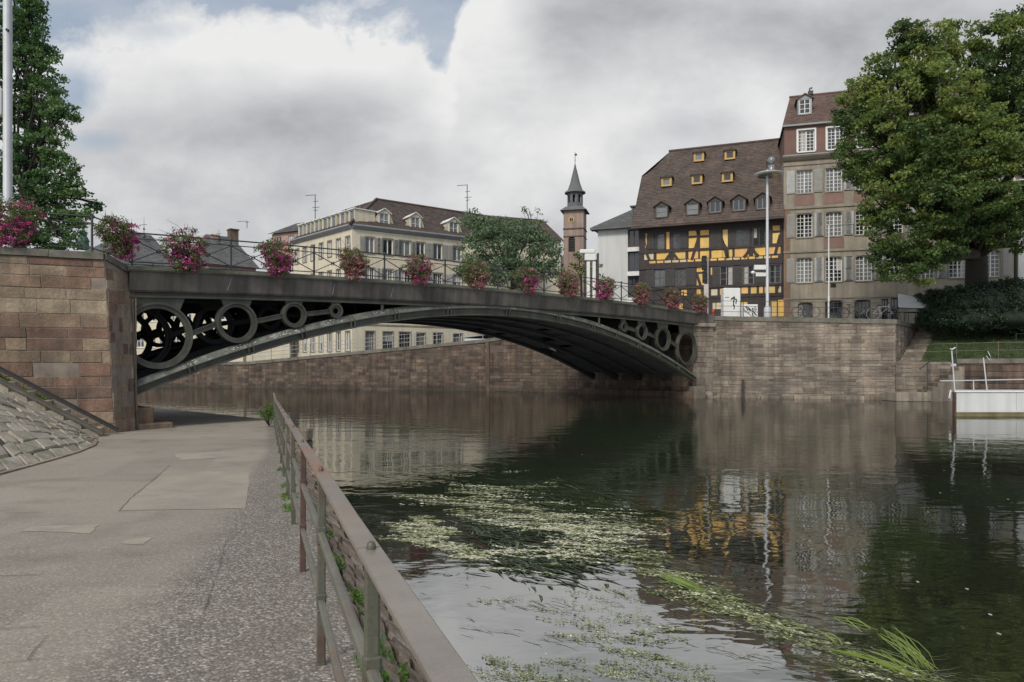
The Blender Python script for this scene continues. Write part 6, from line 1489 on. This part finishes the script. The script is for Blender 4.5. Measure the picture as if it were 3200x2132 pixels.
# terrace things at the right end of the quay
aw = P(2850, 960, 47.5); t = E('awning', Vector((aw.x, aw.y, 4.9)), 'pale grey terrace awning sloping beside the hedge', 'awning')
a = P(2806, 918, 48.5); b = P(2905, 935, 47.5); c = P(2905, 962, 46.2); d = P(2806, 958, 46.8)
mb = MB(550); mb.prism([a, b, c, d], (0, .0, -.05)); mb.build('cloth', mt['whitewall'], t)
mb = MB(551); 
for q in (d, c): mb.tube([Vector((q.x, q.y, 4.9)), q], .035, 8)
mb.tube([d+Vector((0, -.02, -.1)), c+Vector((0, -.02, -.1))], .03, 6); mb.build('frame', mt['iron'], t)
for i, (px, lb) in enumerate(((2790, 'dark folded terrace tables left of the awning'), (2850, 'dark stacked terrace chairs right under the awning'))):
    q = P(px, 985, 47.0); q.z = 4.92; t = E('terrace_table', q, lb, 'table'); mb = MB(553); mb.bbox(-.45, .45, -.3, .3, .70, .74, .01, T=lambda p: q+p); mb.build('tabletop', mt['black'], t)
    for sx in (-.38, .38):
        for sy in (-.24, .24): mb = MB(554); mb.tube([q+Vector((sx, sy, 0)), q+Vector((sx*.9, sy*.9, .7))], .02, 6); mb.build('leg', mt['black'], t)
# bicycles leaning on the quay railing
def bicycle(loc, rz, label, fm):
    t = E('bicycle', loc, label, 'bicycle', 'bicycles leaning on the quay railing', rz=rz); fr = WM[t.name]
    for x in (0, 1.05):
        mb = MB(560); mb.ring((x, 0, .34), (1, 0, 0), (0, 0, 1), .34, .305, -.018, .018, 28); w = mb.build('wheel', mt['black'], t, fr)
        mb = MB(561)
        for i in range(10): g_ = i*math.pi/5; mb.tube([(x, 0, .34), (x+.31*math.cos(g_), 0, .34+.31*math.sin(g_))], .004, 4)
        mb.build('spokes', mt['galv'], w, fr)
    mb = MB(562)
    for a, b in (((0, 0, .34), (.42, 0, .32)), ((0, 0, .34), (.34, 0, .72)), ((.42, 0, .32), (.32, 0, .82)), ((.42, 0, .32), (.88, 0, .72)), ((.34, 0, .74), (.86, 0, .78)), ((.84, 0, .92), (1.05, 0, .34))): mb.tube([a, b], .018, 6)
    mb.build('frame', fm, t, fr)
    mb = MB(563); mb.tube([(.84, -.26, .98), (.88, -.12, 1.0), (.86, 0, .95), (.88, .12, 1.0), (.84, .26, .98)], .014, 6); mb.build('handlebar', mt['black'], t, fr)
    mb = MB(564); mb.bbox(.2, .44, -.07, .07, .84, .90, .02); mb.build('saddle', mt['black'], t, fr)
    mb = MB(565); mb.ring((.42, .05, .32), (1, 0, 0), (0, 0, 1), .09, .07, -.006, .006, 16); mb.bar((.42, .05, .32), (.5, .08, .18), .02, .02); mb.build('crank', mt['galv'], t, fr)
    mb = MB(566); mb.ring((.0, 0, .34), (1, 0, 0), (0, 0, 1), .38, .365, -.03, .03, 28); mb.build('mudguard', fm, t, fr)
ang = math.atan2(-3.35, 10.3)
for u_, lb, fm_, dr in ((5.3, 'old reddish bicycle leaning on the quay railing left of the slender white mast', mt['rust'], 0), (8.0, 'dark bicycle at the foot of the slender white mast', mt['black'], .05), (9.7, 'pale framed bicycle right of the slender white mast', mt['galv'], -.06)):
    q = q3(u_, 0.02); q = q+Vector((.12, .34, 0)); bicycle(q, ang+dr, lb, fm_)
# ------------------------------------------------------------------ pontoon
pt_ = E('pontoon', (24, 30, 0), 'long white landing pontoon with a yellowish algae line at the right edge', 'pontoon')
X0 = 18.65
def SK(p): return Vector((p.x+(p.y-29.6)*.66, p.y, p.z))
mb = MB(570); mb.bbox(X0, 44, 29.6, 31.2, .10, 1.0, .03, T=SK); mb.build('hull', mt['pontoon'], pt_)
mb = MB(571); mb.box(X0+.02, 43.9, 29.62, 31.1, -.5, .098, T=SK); mb.box(X0-.004, 44.01, 29.592, 31.21, .10, .16, T=SK); mb.build('waterline', mt['dirtyfoam'], pt_)
mb = MB(571); mb.bbox(X0-.05, X0+.02, 29.56, 29.75, -.3, 1.0, .01); mb.build('rubbing_strip', mt['rust'], pt_)
mb = MB(572)
for x in (21.2, 24.5, 27.8, 31): mb.box(x, x+.012, 29.594, 29.61, .22, .98)
mb.build('seams', mt['shutter'], pt_)
mb = MB(573); mb.box(X0-.03, 44, 29.55, 31.25, 1.0, 1.035, T=SK); mb.build('deck_edge', mt['white'], pt_)
for (xa, ya, xb, yb) in ((2984, 1228, 2974, 1096), (3085, 1226, 3073, 1118), (3043, 1228, 3042, 1190)):
    a = P(xa, ya, 29.9); b = P(xb, yb, 29.9); mb = MB(574); mb.tube([Vector((a.x, a.y, 1.0)), b], .026 if ya-yb > 60 else .02, 8); mb.build('stanchion', mt['pole'], pt_)
mb = MB(575); a = P(2937, 1191, 29.9); b = P(3300, 1184, 29.9); mb.tube([a, b], .022, 8); mb.build('barrier_rail', mt['pole'], pt_)
mb = MB(576); c = P(3078, 1120, 29.9); mb.tube([c+Vector((.05, 0, .1)), c+Vector((.18, 0, -.05)), c+Vector((.28, 0, -.08)), c+Vector((.20, 0, .15)), c+Vector((.12, 0, .3))], .012, 5); c = P(2976, 1092, 29.9); mb.tube([c+Vector((-.08, 0, .02)), c, c+Vector((.12, 0, .08))], .025, 5); mb.build('rope', mt['white'], pt_)
mb = MB(577); mb.tube([Vector((X0-.05, 29.9, 1.05)), Vector((X0-.08, 29.8, .9)), Vector((X0-.05, 29.9, .75))], .06, 8); mb.build('fender', mt['white'], pt_)
# ------------------------------------------------------------------ river weed
def blades(name, polys, mat, seed, ang=-33, spread=22, z=.008, origin=(0, 0, 0)):
    g = np.random.default_rng(seed); V_ = []; T_ = []
    for poly, n, ln, wd, clump, tb in polys:
        poly = np.array(poly, float); x0, y0 = poly.min(0); x1, y1 = poly.max(0); pts = []
        cs = []
        def inside(q):
            c_ = False; j = len(poly)-1
            for i in range(len(poly)):
                if (poly[i][1] > q[1]) != (poly[j][1] > q[1]) and q[0] < (poly[j][0]-poly[i][0])*(q[1]-poly[i][1])/(poly[j][1]-poly[i][1]+1e-9)+poly[i][0]: c_ = not c_
                j = i
            return c_
        k = max(1, int(n/clump))
        while len(cs) < k:
            q = (g.uniform(x0, x1), g.uniform(y0, y1))
            if inside(q): cs.append(q)
        for q in cs:
            w = WAT(*q); ca = math.radians(ang)+g.normal()*math.radians(spread)*.6; ct = np.clip(tb+g.normal()*.18, 0, 1); cl_ = g.uniform(.6, 1.5)
            sc = .07+.16*g.random()
            for _ in range(clump):
                a = ca+g.normal()*math.radians(spread)*.8; d = np.array([math.cos(a), math.sin(a)]); nn = np.array([-d[1], d[0]])
                p = np.array([w.x, w.y])+d*g.normal()*sc*1.9+nn*g.normal()*sc*.8
                L_ = ln*g.uniform(.4, 1.5)*cl_; W_ = wd*g.uniform(.5, 1.5); bend = g.normal()*.25*L_
                zz = z+g.uniform(-.002, .006); row = []
                for s_, ww in ((0, .35), (.35, 1), (.7, .8), (1, .12)):
                    c = p+d*L_*s_+nn*bend*s_*s_; h = zz+.006*math.sin(s_*5+a*7)
                    row.append((*(c+nn*W_*ww*.5), h)); row.append((*(c-nn*W_*ww*.5), h+.002))
                V_ += row; T_ += [float(np.clip(ct+g.normal()*.15, 0, 1))]*3
    V_ = np.array(V_); nb = len(V_)//8; b = (np.arange(nb)*8)[:, None]
    f = np.concatenate([b+np.array([0, 1, 3, 2]), b+np.array([2, 3, 5, 4]), b+np.array([4, 5, 7, 6])], axis=1).reshape(-1, 4).astype(np.int32)
    return tag(build_raw(name, V_, f, mat, None, None, T_, None, None, origin), kind='stuff')
A_ = [(1250, 1590), (1330, 1515), (1600, 1505), (1800, 1560), (1960, 1600), (2010, 1640), (1850, 1680), (1650, 1640), (1400, 1620)]
B_ = [(1450, 1640), (1700, 1600), (1850, 1620), (1990, 1660), (2100, 1700), (1880, 1730), (1790, 1780), (1620, 1790), (1540, 1770), (1480, 1700)]
B2 = [(1240, 1640), (1330, 1625), (1400, 1690), (1560, 1760), (1500, 1775), (1330, 1710), (1250, 1690)]
C_ = [(1500, 1780), (1900, 1760), (2100, 1780), (2350, 1930), (2500, 1980), (2600, 2130), (1500, 2130), (1430, 1900)]
D_ = [(1900, 1700), (2000, 1700), (2090, 1750), (2210, 1840), (2350, 1900), (2480, 1960), (2480, 2010), (2300, 1930), (2100, 1830), (1950, 1740)]
D2 = [(2460, 1990), (2560, 2000), (2700, 2060), (2880, 2110), (2900, 2132), (2600, 2110), (2480, 2040)]
def mats(name, polys, mat, seed, origin=(0, 0, 0)):
    """streaming mats of small overlapping leaves lying on the water: (polygon, strands, leaves each, length, width, leaf size, tint, angle)"""
    g = np.random.default_rng(seed); Q = []; S = []; A = []; T = []
    for poly, n, m_, ln, wd, ls, tb, an in polys:
        x0, y0 = np.min(poly, axis=0); x1, y1 = np.max(poly, axis=0); k = 0
        while k < n:
            q = (g.uniform(x0, x1), g.uniform(y0, y1)); c_ = False; j = len(poly)-1
            for i in range(len(poly)):
                if (poly[i][1] > q[1]) != (poly[j][1] > q[1]) and q[0] < (poly[j][0]-poly[i][0])*(q[1]-poly[i][1])/(poly[j][1]-poly[i][1]+1e-9)+poly[i][0]: c_ = not c_
                j = i
            if not c_: continue
            k += 1; w = WAT(*q)
            if noise.noise(Vector((w.x*1.1+seed, w.y*1.6, .3))) < -.12: continue
            a = math.radians(an+g.normal()*14); L_ = ln*g.uniform(.4, 1.6); W_ = wd*g.uniform(.5, 1.6); t = g.random(m_)-.5; t2 = g.normal(size=m_)*(.5-np.abs(t))*1.6+.0
            cv = g.normal()*.3; xs_ = t*L_; ys_ = t2*W_+cv*xs_**2/max(.2, L_)
            Q.append(np.stack([w.x+xs_*math.cos(a)-ys_*math.sin(a), w.y+xs_*math.sin(a)+ys_*math.cos(a)], 1)); S.append(np.full(m_, ls)*g.uniform(.5, 1.5, m_)); A.append(np.full(m_, a)+g.normal(size=m_)*.38)
            T.append(np.clip(tb+g.normal()*.16+g.normal(size=m_)*.14, 0, 1))
    Q = np.concatenate(Q); S = np.concatenate(S)[:, None]; A = np.concatenate(A); T = np.concatenate(T); N_ = len(Q)
    d = np.stack([np.cos(A), np.sin(A)], 1); e = np.stack([-d[:, 1], d[:, 0]], 1); z = .004+.012*g.random(N_)
    def V3(xy, dz): return np.concatenate([xy, (z+dz)[:, None]], 1)
    v = np.stack([V3(Q-d*S, -.002), V3(Q+e*S*.24, g.normal(size=N_)*.003+.003), V3(Q+d*S, -.001), V3(Q-e*S*.24, g.normal(size=N_)*.003+.002)], 1).reshape(-1, 3)
    f = np.arange(N_*4, dtype=np.int32).reshape(-1, 4)
    return tag(build_raw(name, v, f, mat, None, None, T, None, None, origin), kind='stuff')
A2_ = [(1330, 1540), (1500, 1520), (1700, 1600), (1900, 1640), (1850, 1690), (1600, 1660), (1400, 1620)]
E_ = [(1900, 1960), (2450, 2010), (2600, 2132), (1500, 2132), (1650, 2000)]
mats('river_weed', [(A_, 100, 36, .95, .018, .032, .70, -12), (A2_, 60, 44, .90, .024, .032, .78, -12), (B_, 170, 56, .55, .034, .030, .86, -15), (B2, 52, 46, .42, .04, .028, .80, -18), ([(1240, 1620), (1330, 1600), (1420, 1660), (1330, 1700), (1250, 1680)], 30, 90, .3, .05, .02, .72, -10),
     (C_, 75, 55, .34, .05, .013, .46, -28), (E_, 80, 55, .32, .04, .010, .45, -30), (C_, 60, 14, .2, .03, .008, .3, -25), (D_, 70, 45, .50, .028, .024, .55, -28), (D2, 48, 50, .48, .018, .018, .50, -32),
     ([(1250, 1480), (1700, 1470), (1800, 1560), (1300, 1620)], 26, 30, .5, .03, .02, .65, -10), ([(1130, 1600), (1350, 1580), (1300, 1700), (1150, 1680)], 14, 22, .2, .05, .018, .55, 0)], mt['weed'], 601)
blades('weed_strands', [(D_, 260, .20, .010, 14, .7), (D2, 300, .22, .008, 20, .62), (C_, 160, .10, .006, 12, .4)], mt['weed'], 603, ang=-32, spread=12)
blades('submerged_weed', [([(1560, 1480), (1760, 1500), (1900, 1560), (2050, 1600), (1900, 1620), (1650, 1580)], 900, .5, .02, 16, .6), ([(1450, 1640), (1850, 1620), (1850, 1760), (1600, 1790)], 1500, .3, .03, 20, .2)], mt['weeddeep'], 602, z=.003)
def tuft(name, label, pts_px, root_px, n, seed, w=.010):
    g = np.random.default_rng(seed); rt = WAT(*root_px); V_ = []; T_ = []
    for _ in range(n):
        a, b = pts_px; q = (lerp(a[0], b[0], g.random()), lerp(a[1], b[1], g.random())); e = WAT(*q); p0 = np.array([rt.x+g.normal()*.05, rt.y+g.normal()*.05]); p1 = np.array([e.x, e.y]); d = p1-p0; nn = np.array([-d[1], d[0]])/max(.01, np.linalg.norm(d)); bd = g.normal()*.03
        row = []
        for s_, ww in ((0, .4), (.3, 1), (.6, 1.1), (.85, .8), (1, .1)):
            c = p0+d*s_+nn*bd*math.sin(s_*3.1); h = .004+.02*math.sin(s_*3)
            row += [(*(c+nn*w*ww*.5), h), (*(c-nn*w*ww*.5), h+.003)]
        V_ += row; T_ += [float(g.uniform(.25, .65))]*4
    V_ = np.array(V_); nb = n; b = (np.arange(nb)*10)[:, None]
    f = np.concatenate([b+np.array([i, i+1, i+3, i+2]) for i in (0, 2, 4, 6)], axis=1).reshape(-1, 4).astype(np.int32)
    return tag(build_raw(name, V_, f, mt['weedy'], None, None, T_), label, 'water plant')
tuft('water_plant', 'fan of bright yellow green blades floating at lower right', ((2735, 2000), (2800, 1950)), (2895, 2095), 20, 611, .006)
tuft('water_plant', 'low streaming tuft of blades left of the bright fan of blades', ((2560, 2030), (2760, 2040)), (2870, 2125), 20, 612, .006)
tuft('water_plant', 'small pair of long thin blades above the streaming tuft', ((2520, 1958), (2590, 1990)), (2640, 2020), 5, 613)
tuft('water_plant', 'short green blades beside the edge of the floating weed mat', ((2590, 1928), (2650, 1934)), (2705, 1965), 5, 615)
tuft('water_plant', 'slender blade tuft drifting at the right edge of the weed mat', ((2050, 1800), (2080, 1795)), (2200, 1855), 16, 616)
# small floating specks
mb = MB(620); g = random.Random(8)
for px, py in [(2868, 1818), (3022, 1840), (3122, 1980), (2950, 1470), (2938, 1540), (2060, 1365), (1820, 1420), (3095, 1920), (2240, 1700), (2660, 1510), (2380, 1400), (3010, 1640), (2530, 1690), (2900, 1600), (3150, 1560)]:
    p = WAT(px, py, .003); mb.face([p+Vector((.012*math.cos(a)*g.uniform(.7, 1.3), .022*math.sin(a), 0)) for a in [i*math.pi/4 for i in range(8)]])
tag(mb.build('floating_petals', mt['petal_w']), kind='stuff')
